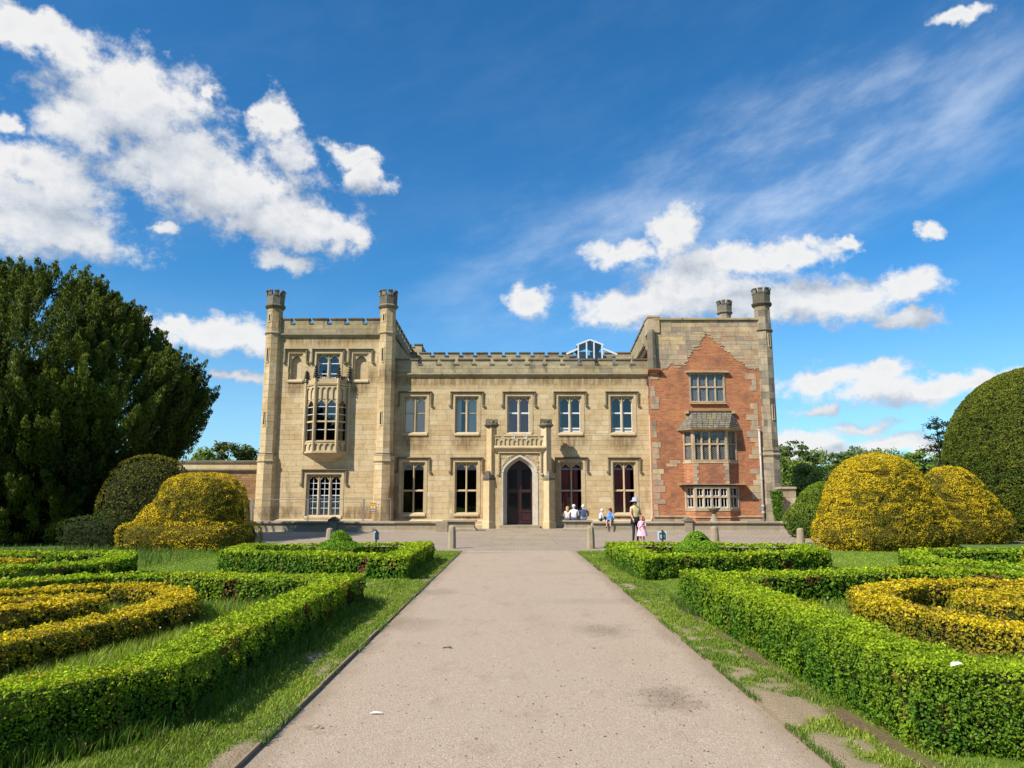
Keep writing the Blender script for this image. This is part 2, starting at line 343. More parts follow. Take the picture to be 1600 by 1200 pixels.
# ------------------------------------------------------------------ mesh helpers
class MB:
    def __init__(s): s.v = []; s.f = []; s.m = []
    def add(s, vs, fs, mi=0):
        o = len(s.v); s.v += [tuple(p) for p in vs]; s.f += [tuple(i + o for i in f) for f in fs]; s.m += [mi] * len(fs)
    def box(s, x0, x1, y0, y1, z0, z1, mi=0):
        s.add([(x0, y0, z0), (x1, y0, z0), (x1, y1, z0), (x0, y1, z0), (x0, y0, z1), (x1, y0, z1), (x1, y1, z1), (x0, y1, z1)],
              [(0, 3, 2, 1), (4, 5, 6, 7), (0, 1, 5, 4), (1, 2, 6, 5), (2, 3, 7, 6), (3, 0, 4, 7)], mi)
    def cbox(s, x0, x1, y0, y1, z0, z1, ch, mi=0):     # box whose top front edge is chamfered
        s.prism([(y0, z0), (y1, z0), (y1, z1), (y0 + ch, z1), (y0, z1 - ch)], x0, x1, mi)
    def prism(s, yz, x0, x1, mi=0):                    # profile in (y, z) extruded along x
        n = len(yz); vs = [(x0, y, z) for y, z in yz] + [(x1, y, z) for y, z in yz]
        s.add(vs, [tuple(range(n)), tuple(range(2 * n - 1, n - 1, -1))] + [(i, i + n, (i + 1) % n + n, (i + 1) % n) for i in range(n)], mi)
    def poly(s, xz, y0, y1, mi=0):                     # outline in (x, z) extruded along y
        n = len(xz); vs = [(x, y0, z) for x, z in xz] + [(x, y1, z) for x, z in xz]
        s.add(vs, [tuple(range(n)), tuple(range(2 * n - 1, n - 1, -1))] + [((i + 1) % n, (i + 1) % n + n, i + n, i) for i in range(n)], mi)
    def slab(s, xy, z0, z1, mi=0):                     # outline in (x, y) extruded along z
        n = len(xy); vs = [(x, y, z0) for x, y in xy] + [(x, y, z1) for x, y in xy]
        s.add(vs, [tuple(range(n - 1, -1, -1)), tuple(range(n, 2 * n))] + [(i, (i + 1) % n, (i + 1) % n + n, i + n) for i in range(n)], mi)
    def strip(s, pts_lo, pts_hi, y0, y1, mi=0):        # band between two (x, z) curves, thick in y
        n = len(pts_lo)
        vs = [(x, y0, z) for x, z in pts_lo] + [(x, y0, z) for x, z in pts_hi] + [(x, y1, z) for x, z in pts_lo] + [(x, y1, z) for x, z in pts_hi]
        fs = []
        for i in range(n - 1):
            fs += [(i, i + 1, n + i + 1, n + i), (2 * n + i + 1, 2 * n + i, 3 * n + i, 3 * n + i + 1), (i + 1, i, 2 * n + i, 2 * n + i + 1), (n + i, n + i + 1, 3 * n + i + 1, 3 * n + i)]
        fs += [(0, n, 3 * n, 2 * n), (n - 1, 3 * n - 1, 4 * n - 1, 2 * n - 1)]
        s.add(vs, fs, mi)
    def ring(s, cx, cy, prof, n=8, rot=-90, mi=0, capb=True, capt=True):   # stack of (radius, z) as an n-sided solid
        vs = []; fs = []
        for r, z in prof:
            for i in range(n):
                a = R(rot) + 2 * math.pi * i / n; vs.append((cx + r * math.cos(a), cy + r * math.sin(a), z))
        for j in range(len(prof) - 1):
            for i in range(n):
                a, b = j * n + i, j * n + (i + 1) % n; fs.append((a, b, b + n, a + n))
        if capb: fs.append(tuple(range(n - 1, -1, -1)))
        if capt: fs.append(tuple(range((len(prof) - 1) * n, len(prof) * n)))
        s.add(vs, fs, mi)
    def tube(s, pts, r, n=6, mi=0):
        pts = [Vector(p) for p in pts]; rs = r if isinstance(r, (list, tuple)) else [r] * len(pts)
        vs = []; fs = []
        for i, p in enumerate(pts):
            d = (pts[min(i + 1, len(pts) - 1)] - pts[max(i - 1, 0)]).normalized()
            a = d.cross(Vector((0, 0, 1)) if abs(d.z) < .9 else Vector((1, 0, 0))).normalized(); b = d.cross(a)
            for q in range(n):
                t = 2 * math.pi * q / n; vs.append(p + (a * math.cos(t) + b * math.sin(t)) * rs[i])
        for j in range(len(pts) - 1):
            for i in range(n):
                a_, b_ = j * n + i, j * n + (i + 1) % n; fs.append((a_, b_, b_ + n, a_ + n))
        fs += [tuple(range(n - 1, -1, -1)), tuple(range((len(pts) - 1) * n, len(pts) * n))]
        s.add(vs, fs, mi)
    def ball(s, c, r, seg=10, rings=6, mi=0):
        rx, ry, rz = r if isinstance(r, (tuple, list)) else (r, r, r); vs = [(c[0], c[1], c[2] - rz)]; fs = []
        for j in range(1, rings):
            ph = -math.pi / 2 + math.pi * j / rings
            for i in range(seg):
                a = 2 * math.pi * i / seg; vs.append((c[0] + rx * math.cos(ph) * math.cos(a), c[1] + ry * math.cos(ph) * math.sin(a), c[2] + rz * math.sin(ph)))
        vs.append((c[0], c[1], c[2] + rz)); top = len(vs) - 1
        for i in range(seg):
            fs.append((0, 1 + (i + 1) % seg, 1 + i))
            for j in range(rings - 2):
                a, b = 1 + j * seg + i, 1 + j * seg + (i + 1) % seg; fs.append((a, b, b + seg, a + seg))
            fs.append((1 + (rings - 2) * seg + i, 1 + (rings - 2) * seg + (i + 1) % seg, top))
        s.add(vs, fs, mi)
    def build(s, name, mats, parent=None, smooth=False):
        me = bpy.data.meshes.new(name); me.from_pydata(s.v, [], s.f)
        mats = mats if isinstance(mats, (list, tuple)) else [mats]
        for m in mats: me.materials.append(m)
        if len(mats) > 1: me.polygons.foreach_set('material_index', s.m)
        if smooth: me.polygons.foreach_set('use_smooth', [True] * len(me.polygons))
        me.update(); return link(name, me, parent)
def link(name, data, parent=None):
    o = bpy.data.objects.new(name, data); COL.objects.link(o)
    if parent is not None: o.parent = parent
    return o
def tag(o, label=None, cat=None, group=None, kind=None):
    for a, b in (('label', label), ('category', cat), ('group', group), ('kind', kind)):
        if b: o[a] = b
    return o
def empty(name, loc=(0, 0, 0), rz=0):
    o = bpy.data.objects.new(name, None); COL.objects.link(o); o.location = loc; o.rotation_euler = (0, 0, rz); o.empty_display_size = .3; return o
UNIT = {}
def unit_box(mat):
    if mat.name not in UNIT:
        b = MB(); b.box(0, 1, 0, 1, 0, 1); me = bpy.data.meshes.new('stone'); me.from_pydata(b.v, [], b.f); me.materials.append(mat); UNIT[mat.name] = me
    return UNIT[mat.name]

# value noise for placing things
def vnoise(p, scale, seed=0):
    p = np.asarray(p, float) * scale; i = np.floor(p).astype(np.int64); f = p - i; f = f * f * (3 - 2 * f)
    def h(ix, iy, iz):
        n = (ix * 374761393 + iy * 668265263 + iz * 2147483647 + seed * 974634777) & 0xffffffff
        n = ((n ^ (n >> 13)) * 1274126177) & 0xffffffff
        return ((n ^ (n >> 16)) & 0xffff) / 65535.0
    r = 0
    for dx in (0, 1):
        for dy in (0, 1):
            for dz in (0, 1):
                w = (f[:, 0] if dx else 1 - f[:, 0]) * (f[:, 1] if dy else 1 - f[:, 1]) * (f[:, 2] if dz else 1 - f[:, 2])
                r = r + w * h(i[:, 0] + dx, i[:, 1] + dy, i[:, 2] + dz)
    return r
def fbm(p, scale, octs=3, seed=0):
    t = 0; a = .5; s = 0
    for o in range(octs): t = t + a * vnoise(p, scale * 2 ** o, seed + o); s += a; a *= .5
    return t / s
def nrm(v): return v / np.maximum(np.linalg.norm(v, axis=1, keepdims=True), 1e-9)

def quads_object(name, V, C, mat, parent=None, extra=None, attr='leafcol'):   # V (n,4,3) quads, C (n,3) colours; extra = MB for a core
    n = len(V); me = bpy.data.meshes.new(name)
    ev, ef = (extra.v, extra.f) if extra else ([], [])
    nv = n * 4 + len(ev); el = sum(len(f) for f in ef)
    me.vertices.add(nv); co = np.concatenate([V.reshape(-1, 3), np.array(ev, float).reshape(-1, 3)]) if ev else V.reshape(-1, 3)
    me.vertices.foreach_set('co', co.astype(np.float32).ravel())
    me.loops.add(n * 4 + el)
    li = np.arange(n * 4, dtype=np.int32)
    if ef: li = np.concatenate([li, np.array([i + n * 4 for f in ef for i in f], np.int32)])
    me.loops.foreach_set('vertex_index', li)
    me.polygons.add(n + len(ef))
    st = np.arange(n, dtype=np.int32) * 4
    if ef:
        ln = np.array([len(f) for f in ef]); st = np.concatenate([st, (n * 4 + np.concatenate([[0], np.cumsum(ln)[:-1]])).astype(np.int32)])
    me.polygons.foreach_set('loop_start', st)
    mats = mat if isinstance(mat, (list, tuple)) else [mat]
    for m in mats: me.materials.append(m)
    me.polygons.foreach_set('material_index', np.concatenate([np.zeros(n, np.int32), np.ones(len(ef), np.int32)]) if len(mats) > 1 else np.zeros(n + len(ef), np.int32))
    at = me.attributes.new(attr, 'FLOAT_COLOR', 'FACE')
    cc = np.ones((n + len(ef), 4), np.float32); cc[:n, :3] = C
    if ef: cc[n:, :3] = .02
    at.data.foreach_set('color', cc.ravel())
    me.update(calc_edges=True); me.validate()
    return link(name, me, parent)
def leaf_quads(P, N, L, wid=.5, jit=.8, up=0., fold=.12):
    n = len(P); L = np.broadcast_to(np.asarray(L, float), (n,))[:, None]
    ln = nrm(N + jit * RNG.normal(size=(n, 3)))
    ax = np.cross(ln, RNG.normal(size=(n, 3))); ax = nrm(ax + N * up * .6 + np.array([0, 0, up]))
    sd = nrm(np.cross(ln, ax)); ln = np.cross(ax, sd)
    a = P - ax * L * .5; c = P + ax * L * .5
    return np.stack([a, P + sd * L * wid * .5 + ln * L * fold - ax * L * .06, c, P - sd * L * wid * .5 + ln * L * fold - ax * L * .06], 1)
CAMP = np.array([0, 0, CAMH])
def facing(P, N): return (nrm(CAMP - P) * N).sum(1)

# ------------------------------------------------------------------ ground, path, forecourt
PX0, PX1 = -1.74, 2.01
def bare_mask(P):                           # worn earth between the path and the hedges
    n = .45 * fbm(P * np.array([1, .62, 1]), 2.2, 3, 3) + .55 * fbm(P * np.array([1, .7, 1]), 7.5, 3, 33); x, y = P[:, 0], P[:, 1]
    dr = x - PX1; dl = PX0 - x
    near = np.clip((14.5 - y) / 6, 0, 1)
    rr = (dr > -.05) & (dr < .55); rl = (dl > -.05) & (dl < .5)
    amp = np.where(rr, (.80 - 1.25 * np.abs(dr - .15)) * (.35 + .65 * np.clip((11 - y) / 5, 0, 1)), 0) + np.where(rl, (.82 - 1.9 * dl) * (.25 + .75 * np.clip((6.3 - y) / 1.2, 0, 1)), 0)
    return np.clip((amp * 1.25 + (n - .5) * 2.9 - .44) * 3.5, 0, 1) * np.clip((25 - y) / 8, .0, 1)
def soil_mask(P):                           # earth at the foot of the right hand hedge
    x, y = P[:, 0], P[:, 1]; n = fbm(P, 4, 3, 9)
    w = np.clip(1 - np.abs(x - 2.60 - .10 * (fbm(P * np.array([0, 1, 0]), 1.3, 3, 12) - .5)) / .13, 0, 1) * np.clip(fbm(P * np.array([0, 1, 0]), .9, 3, 15) * 3 - .7, .15, 1) * (y < 11.8) * (y > 3)
    return np.clip((w + (n - .5) * .9) * 2.2 - .4, 0, 1) * (w > 0)
g = MB(); g.add([(-900, -60, -.004), (900, -60, -.004), (900, 1800, -.004), (-900, 1800, -.004)], [(0, 1, 2, 3)])
tag(g.build('ground', M['field']), kind='structure')
def grid_lawn():
    xs = np.arange(-17, 17.01, .1); ys = np.arange(2, 25.01, .1)
    X, Y = np.meshgrid(xs, ys); P = np.stack([X.ravel(), Y.ravel(), np.zeros(X.size)], 1)
    P2 = P.copy(); inpath = (P[:, 0] > PX0 - .02) & (P[:, 0] < PX1 + .02)
    P2[:, 2] = .014 + .02 * (fbm(P, 2.2, 3, 1) - .5); P2[inpath, 2] = -.03
    nx, ny = len(xs), len(ys); idx = np.arange(nx * ny).reshape(ny, nx)
    f = np.stack([idx[:-1, :-1], idx[:-1, 1:], idx[1:, 1:], idx[1:, :-1]], -1).reshape(-1, 4)
    keep = ~(inpath[f].all(1)); f = f[keep]
    me = bpy.data.meshes.new('lawn'); me.from_pydata(P2.tolist(), [], f.tolist()); me.materials.append(M['lawn'])
    for nm, v in (('bare', bare_mask(P)), ('soil', soil_mask(P))):
        a = me.attributes.new(nm, 'FLOAT', 'POINT'); a.data.foreach_set('value', v.astype(np.float32))
    me.polygons.foreach_set('use_smooth', [True] * len(me.polygons)); me.update()
    tag(link('lawn', me), kind='structure')
grid_lawn()
g = MB(); g.add([(PX0, -6, .004), (PX1, -6, .004), (PX1, 25.2, .004), (PX0, 25.2, .004)], [(0, 1, 2, 3)]); tag(g.build('path', M['gravel']), kind='structure')
g = MB()
g.add([(-9.2, 25.0, .000), (11.0, 25.0, .000), (11.0, 30, .000), (-9.2, 30, .000)], [(0, 1, 2, 3)])
g.add([(-24, 30, .000), (26, 30, .000), (26, 46.2, .000), (-24, 46.2, .000)], [(0, 1, 2, 3)])
fore = tag(g.build('forecourt', M['setts']), kind='structure')
fl_me = {}
for r_ in range(11):                        # flagged walk up to the porch
    y0 = 28.2 + r_ * 1.45; off = random.uniform(-.15, .15)
    for c_ in range(3):
        b = MB(); x0 = -.95 + c_ * .86 + off * (c_ in (1, 2)); x1 = -.95 + (c_ + 1) * .86 + off * (c_ in (0, 1))
        b.cbox(x0 + .012, x1 - .012, y0 + .012, y0 + 1.438, -.05, .016 + random.uniform(-.004, .006), .006)
        b.build('flagstone', M['flag'], fore)
b = MB(); b.box(-.97, 1.65, 28.15, 44.2, -.02, .006); b.build('joint_bed', M['mortar'], fore)
# timber edging along the path
for sx, xe in ((-1, PX0), (1, PX1)):
    ed = empty('path_edging', (xe, 14, 0))
    tag(ed, 'thin timber edging board along the %s of the gravel path' % ('left side' if sx < 0 else 'right side'), 'edging')
    y = 1.5
    while y < 24.9:
        L = min(random.uniform(2.2, 3.2), 24.9 - y); b = MB(); x0 = xe + (-.026 if sx < 0 else .004); dx = random.uniform(-.01, .01); z1 = random.uniform(.020, .034)
        b.slab([(x0, y), (x0 + .022, y), (x0 + .022 + dx, y + L - .015), (x0 + dx, y + L - .015)], -.05, z1 + (.012 if sx < 0 and y < 8 else 0))
        o = b.build('board', M['timber'], ed); o.matrix_parent_inverse = ed.matrix_world.inverted(); o.location = (-xe, -14, 0); y += L

# ------------------------------------------------------------------ the castle
castle = empty('castle', (0, 46, 0))
tag(castle, 'sandstone Gothic country house with octagonal corner turrets, battlements, arched porch and a red brick wing', 'castle')
castle.location = (0, 0, 0)
YC, YT, YB = 46.0, 45.35, 57.0
STONES = []                                 # (parent, material, x0, x1, y0, y1, z0, z1)
def wall_mesh(name, x0, x1, z0, z1, y0, y1, openings, mat, parent):
    xs = sorted({x0, x1, *[o[0] for o in openings], *[o[1] for o in openings]}); zs = sorted({z0, z1, *[o[2] for o in openings], *[o[3] for o in openings]})
    xs = [x for x in xs if x0 <= x <= x1]; zs = [z for z in zs if z0 <= z <= z1]
    def solid(i, j):
        if not (0 <= i < len(xs) - 1 and 0 <= j < len(zs) - 1): return False
        cx, cz = (xs[i] + xs[i + 1]) / 2, (zs[j] + zs[j + 1]) / 2
        return not any(a < cx < b and c < cz < d for a, b, c, d in openings)
    b = MB()
    for i in range(len(xs) - 1):
        for j in range(len(zs) - 1):
            if not solid(i, j): continue
            a, c, p, q = xs[i], xs[i + 1], zs[j], zs[j + 1]
            b.add([(a, y0, p), (c, y0, p), (c, y0, q), (a, y0, q)], [(0, 1, 2, 3)]); b.add([(a, y1, p), (c, y1, p), (c, y1, q), (a, y1, q)], [(3, 2, 1, 0)])
            if not solid(i - 1, j): b.add([(a, y0, p), (a, y1, p), (a, y1, q), (a, y0, q)], [(3, 2, 1, 0)])
            if not solid(i + 1, j): b.add([(c, y0, p), (c, y1, p), (c, y1, q), (c, y0, q)], [(0, 1, 2, 3)])
            if not solid(i, j - 1): b.add([(a, y0, p), (c, y0, p), (c, y1, p), (a, y1, p)], [(3, 2, 1, 0)])
            if not solid(i, j + 1): b.add([(a, y0, q), (c, y0, q), (c, y1, q), (a, y1, q)], [(0, 1, 2, 3)])
    return b.build(name, mat, parent)
def rsub(rects, o):
    out = []
    for x0, x1, z0, z1 in rects:
        a, b, c, d = o
        if a >= x1 or b <= x0 or c >= z1 or d <= z0: out.append((x0, x1, z0, z1)); continue
        if c > z0: out.append((x0, x1, z0, c))
        if d < z1: out.append((x0, x1, d, z1))
        lo, hi = max(z0, c), min(z1, d)
        if a > x0: out.append((x0, a, lo, hi))
        if b < x1: out.append((b, x1, lo, hi))
    return [r for r in out if r[1] - r[0] > .05 and r[3] - r[2] > .04]
def ashlar(parent, mat, x0, x1, z0, z1, Y, openings=(), hc=.33, wl=(.6, 1.25), gap=.0055, keep=None, jit=.004):
    z = z0; rnd = random.Random(int(x0 * 100) + int(z0 * 10))
    while z < z1 - .05:
        h = min(hc * rnd.uniform(.85, 1.12), z1 - z)
        if z1 - z - h < .12: h = z1 - z
        x = x0 - rnd.uniform(0, .5)
        while x < x1 - .02:
            w = rnd.uniform(*wl); a, b_ = max(x, x0), min(x + w, x1)
            if x1 - b_ < .2: b_ = x1; w = b_ - x + .01
            rs = [(a, b_, z, z + h)]
            for o in openings: rs = rsub(rs, o)
            for r in rs:
                if keep is not None:
                    cor = [keep(xx, zz) for xx in (r[0], r[1]) for zz in (r[2], r[3])]
                    if not all(cor):
                        nr = 4
                        for q in range(nr):
                            za, zb = r[2] + (r[3] - r[2]) * q / nr, r[2] + (r[3] - r[2]) * (q + 1) / nr
                            jz = rnd.uniform(-.16, .16)
                            ok = [xx for xx in np.linspace(r[0], r[1], 14) if keep(xx, (za + zb) / 2 + jz)]
                            if len(ok) > 2: yy = Y + rnd.uniform(-jit, jit); STONES.append((parent, mat, ok[0] + gap, ok[-1] - gap, yy, Y + .04, za + (gap if q == 0 else 0), zb - (gap if q == nr - 1 else 0)))
                        continue
                if True:
                    yy = Y + rnd.uniform(-jit, jit)
                    STONES.append((parent, mat, r[0] + gap, r[1] - gap, yy, Y + .04, r[2] + gap, r[3] - gap))
            x += w
        z += h
def flush_stones(nmax=288):
    order = sorted(range(len(STONES)), key=lambda i: -(STONES[i][3] - STONES[i][2]) * (STONES[i][7] - STONES[i][6]))
    big = set(order[:nmax]); rest = {}
    for i, (p, m, x0, x1, y0, y1, z0, z1) in enumerate(STONES):
        if i in big:
            o = link('stone', unit_box(m), p); o.location = (x0, y0, z0); o.scale = (x1 - x0, y1 - y0, z1 - z0)
        else: rest.setdefault((p.name, m.name), (p, m, MB()))[2].box(x0, x1, y0, y1, z0, z1)
    for p, m, b in rest.values(): tag(b.build('stone', m, p), kind='stuff')

def arch(w, rise, n=12, cusp=.0):           # pointed arch: half width w/2, from z=0 at the springing to z=rise
    pts = []
    r = (w * w / 4 + rise * rise) / w       # radius so that arc from (w/2,0) passes (0,rise)
    for i in range(n + 1):
        x = -w / 2 + w * i / n; ax = abs(x)
        z = math.sqrt(max(0, r * r - (ax + r - w / 2) ** 2))
        pts.append((x, z - cusp * math.exp(-((ax - .30 * w) / (.055 * w)) ** 2)))
    return pts
def tudor(w, rise, n=20):                   # flatter four-centred arch
    pts = []
    for i in range(n + 1):
        x = -w / 2 + w * i / n; t = abs(x) / (w / 2)
        z = rise * ((1 - t) * .52 + .48 * math.sqrt(max(0, 1 - t ** 2.6)))
        pts.append((x, z))
    return pts
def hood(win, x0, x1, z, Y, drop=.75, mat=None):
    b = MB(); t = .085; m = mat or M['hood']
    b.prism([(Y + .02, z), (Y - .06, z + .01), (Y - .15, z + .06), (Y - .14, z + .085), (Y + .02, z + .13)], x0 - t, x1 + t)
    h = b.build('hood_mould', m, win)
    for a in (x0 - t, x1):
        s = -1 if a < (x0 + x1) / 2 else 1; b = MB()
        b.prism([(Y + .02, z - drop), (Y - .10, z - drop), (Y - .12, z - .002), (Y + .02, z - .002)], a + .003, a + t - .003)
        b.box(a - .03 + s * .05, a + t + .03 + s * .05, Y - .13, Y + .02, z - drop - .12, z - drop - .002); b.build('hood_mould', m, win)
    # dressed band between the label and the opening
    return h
def curtain(win, x0, x1, z0, z1, Y, mat, amp=.05, wl=.22, name='curtain'):
    n = max(6, int((x1 - x0) / .04)); b = MB(); lo = []; 
    vs = []
    for i in range(n + 1):
        x = x0 + (x1 - x0) * i / n; y = Y + amp * math.sin(2 * math.pi * x / wl + math.sin(x * 3.1) * 1.2)
        vs += [(x, y, z0), (x, y, z1)]
    b.add(vs, [(2 * i, 2 * i + 2, 2 * i + 3, 2 * i + 1) for i in range(n)])
    return b.build(name, mat, win, True)
def gothic_window(x0, x1, z0, z1, n, Y, transoms=(), bars=(), bar_mat='trim', cusp=.055, hoodm=True, hood_gap=.20, hood_side=.22, hdrop=.75, blinds=None, curtains=None, vbars=False, head=None, parent=None, sill=True):
    """stone surround in a wall opening, n arched lights with tracery, each with its panes"""
    y0, y1 = Y + .10, Y + .34
    b = MB(); jw = .09; mw = .11
    b.box(x0, x0 + jw, y0, y1, z0, z1); b.box(x1 - jw, x1, y0, y1, z0, z1)
    b.box(x0 + jw, x1 - jw, y0 + .003, y1 - .003, z1 - .07, z1)
    if sill: b.prism([(Y - .09, z0 - .14), (Y + .36, z0 - .14), (Y + .36, z0 + .10), (Y + .10, z0 + .08), (Y - .09, z0 - .04)], x0 - .06, x1 + .06)
    lw = (x1 - x0 - 2 * jw - (n - 1) * mw) / n; rise = lw * .62; zt = z1 - .07
    zs = zt - .06 - rise
    for i in range(n):
        a = x0 + jw + i * (lw + mw); cx = a + lw / 2; A = arch(lw, rise, 16, cusp)
        lo = [(cx + x, zs + z) for x, z in A]; hi = [(cx + x, min(zs + z + .075, zt - .002)) for x, z in arch(lw, rise, 16)]
        b.strip(lo, hi, y0 + .055, y1 - .06)
        b.strip(hi, [(p[0], zt - .001) for p in hi], y0 + .14, y1 - .04)
    bw_ = .15; b.box(x0 - bw_, x0 - .002, Y - .025, Y + .06, z0, z1 + bw_); b.box(x1 + .002, x1 + bw_, Y - .025, Y + .06, z0, z1 + bw_); b.box(x0 - .002, x1 + .002, Y - .022, Y + .06, z1 + .002, z1 + bw_ - .003)
    win = b.build('window', M['trim'], parent or castle)
    for i in range(1, n):
        m_ = MB(); a = x0 + jw + i * (lw + mw) - mw; m_.slab([(a + .03, y0 + .02), (a + mw - .03, y0 + .02), (a + mw, y0 + .10), (a + mw, y1 - .02), (a, y1 - .02), (a, y0 + .10)], z0 + .09, zt - .004)
        m_.build('mullion', M['trim'], win)
    for zt_ in transoms:
        for i in range(n):
            t_ = MB(); a = x0 + jw + i * (lw + mw); t_.prism([(y0 + .04, zt_ - .05), (y1 - .04, zt_ - .06), (y1 - .04, zt_ + .06), (y0 + .10, zt_ + .06), (y0 + .04, zt_ + .02)], a + .002, a + lw - .002); t_.build('transom', M['trim'], win)
    gy = y1 - .075
    for i in range(n):
        a = x0 + jw + i * (lw + mw); cuts = [z0 + .09] + sorted(transoms) + [zt - .08]
        for j in range(len(cuts) - 1):
            p = MB(); p.box(a + .004, a + lw - .004, gy, gy + .008, cuts[j] + (.062 if j else 0), cuts[j + 1] - (.062 if j < len(cuts) - 2 else 0)); p.build('pane', M['glass'], win)
        if bars or vbars:
            q = MB()
            for zb, th in bars: q.box(a + .003, a + lw - .003, gy - .035, gy - .002, zb - th / 2, zb + th / 2)
            if vbars: q.box(a + lw / 2 - .014, a + lw / 2 + .014, gy - .030, gy - .004, z0 + .1, zs + rise * .8)
            fr = .035
            q.box(a + .003, a + fr, gy - .033, gy - .003, z0 + .1, zs + .05); q.box(a + lw - fr, a + lw - .003, gy - .033, gy - .003, z0 + .1, zs + .05)
            q.build('glazing_bar', M[bar_mat], win)
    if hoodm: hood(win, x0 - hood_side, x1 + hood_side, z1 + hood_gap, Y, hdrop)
    for c in (blinds or []): curtain(win, *c[:4], Y + .36, M[c[4]], .006, 1.7, 'blind')
    for c in (curtains or []): curtain(win, *c[:4], Y + .41, M[c[4]])
    return win

# ---- central range
cx0 = FX(612, 700, YC); cx1 = FX(1018, 700, YC)
ztop = FZ(589, YC); zplinth = FZ(812, YC)
up = []                                      # (x0,x1,z0,z1) upper windows
for c in (648, 729, 810.5, 890.5, 972): up.append((FX(c - 18, 650, YC), FX(c + 18.5, 650, YC), FZ(677, YC), FZ(619, YC)))
lowin = []
for c in (645.5, 728.5, 893, 976): lowin.append((FX(c - 18, 760, YC), FX(c + 18, 760, YC), FZ(803, YC), FZ(722, YC)))
doorhole = (FX(792, 770, YC) - .3, FX(831, 770, YC) + .3, -.2, FZ(716, YC) + .1)
opens = up + lowin + [doorhole]
w_c = wall_mesh('wall', cx0, cx1, -.3, ztop, YC + .02, YC + .5, opens, M['mortar'], castle)
ashlar(w_c, M['sand'], cx0, cx1, zplinth + .02, ztop, YC, opens)
WZ = lambda py: FZ(py, YC)
zt_u = WZ(645); zb_l = WZ(669)
for i, o in enumerate(up):
    mid = (o[0] + o[1]) / 2
    kw = {}
    if i == 0: kw = dict(bars=[(zt_u, .05)], blinds=[(o[0], o[1], o[2], o[3], 'net')])
    if i == 1: kw = dict(bars=[(zt_u, .05)], blinds=[(mid, o[1], o[2], o[3], 'net'), (o[0], o[0] + .38, o[2], o[3], 'net')])
    if i == 2: kw = dict(bars=[(zt_u, .10)], bar_mat='bar', curtains=[(o[0] + .1, mid - .12, o[2], o[3], 'redcurtain'), (mid + .02, o[1] - .1, o[2], o[3], 'redcurtain')])
    if i >= 3: kw = dict(bars=[(zt_u, .09), (zb_l, .09), (o[2] + .15, .08)], bar_mat='bar')
    gothic_window(*o, 2, YC, (), **kw)
for i, o in enumerate(lowin):
    mid = (o[0] + o[1]) / 2; zr = WZ(734)
    kw = dict(blinds=[(o[0], o[1], zr, o[3], 'blind')]) if i < 2 else dict(blinds=[(o[0], o[1], zr, zr + .12, 'blind')], curtains=[(o[0] + .12 * (i == 3), mid - .05, o[2], zr + .3, 'redcurtain'), (mid + .02, o[1] - .3, o[2], zr + .3, 'redcurtain')])
    gothic_window(*o, 2, YC, (WZ(766.5),), **kw)
# plinth, strings, parapet
def string_course(x0, x1, z, h, Y, proj, mat, parent=None, name='string_course'):
    b = MB(); b.prism([(Y + .02, z - h), (Y - proj * .45, z - h * .75), (Y - proj, z - h * .25), (Y - proj, z - h * .05), (Y + .02, z + h * .25)], x0, x1); return b.build(name, mat, parent or castle)
px_l, px_r = FX(757, 800, 44.4), FX(867, 800, 44.4)
for a, c in ((cx0, px_l + .2), (px_r - .2, cx1)):
    b = MB(); b.prism([(YC + .03, -.2), (YC - .20, -.2), (YC - .20, .16), (YC - .13, .22), (YC - .13, zplinth - .08), (YC - .02, zplinth + .02), (YC + .03, zplinth + .02)], a, c); b.build('plinth', M['trim'], castle)
string_course(cx0, cx1, FZ(584, YC), .24, YC, .20, M['weather'])
def merlons(part, x0, x1, zb, zc, zt, crenels, Y, th, mat, cop):
    """battlement on a parapet: merlons between the crenels, each with its coping"""
    edges = [x0] + [e for c in crenels for e in c] + [x1]
    for i in range(0, len(edges), 2):
        a, c = edges[i], edges[i + 1]
        if c - a < .05: continue
        b = MB(); b.box(a, c, Y, Y + th, zc, zt - .13); m_ = b.build('merlon', mat, part)
        b = MB(); b.prism([(Y - .07, zt - .128), (Y + th + .07, zt - .128), (Y + th + .07, zt - .05), (Y + th / 2, zt), (Y - .07, zt - .04)], a - .05, c + .05); b.build('coping', cop, part)
    for a, c in crenels:
        b = MB(); b.prism([(Y - .05, zc + .003), (Y + th + .05, zc + .003), (Y + th + .05, zc + .05), (Y - .05, zc + .09)], a + .003, c - .003); b.build('coping', cop, part)
zc_, zt_ = FZ(570.5, YC), FZ(559.5, YC)
cren = [(653, 660), (681.5, 689), (709, 716.5), (737, 744), (765, 772), (792.5, 799.5), (819.5, 827), (847, 854), (874.5, 881.5), (902, 909), (929, 936), (956.5, 964), (985, 992)]
pz0 = FZ(584, YC) + .06
b = MB(); b.box(cx0, FX(1012, 575, YC), YC + .01, YC + .40, pz0, zc_); par = b.build('parapet', M['weather'], castle)
ashlar(par, M['weather'], cx0, FX(1012, 575, YC), pz0, zc_ - .002, YC - .02, (), .27, (.7, 1.3))
merlons(par, cx0, FX(1012, 565, YC), pz0, zc_, zt_, [(FX(a, 565, YC), FX(c, 565, YC)) for a, c in cren], YC - .01, .38, M['weather'], M['sooty'])
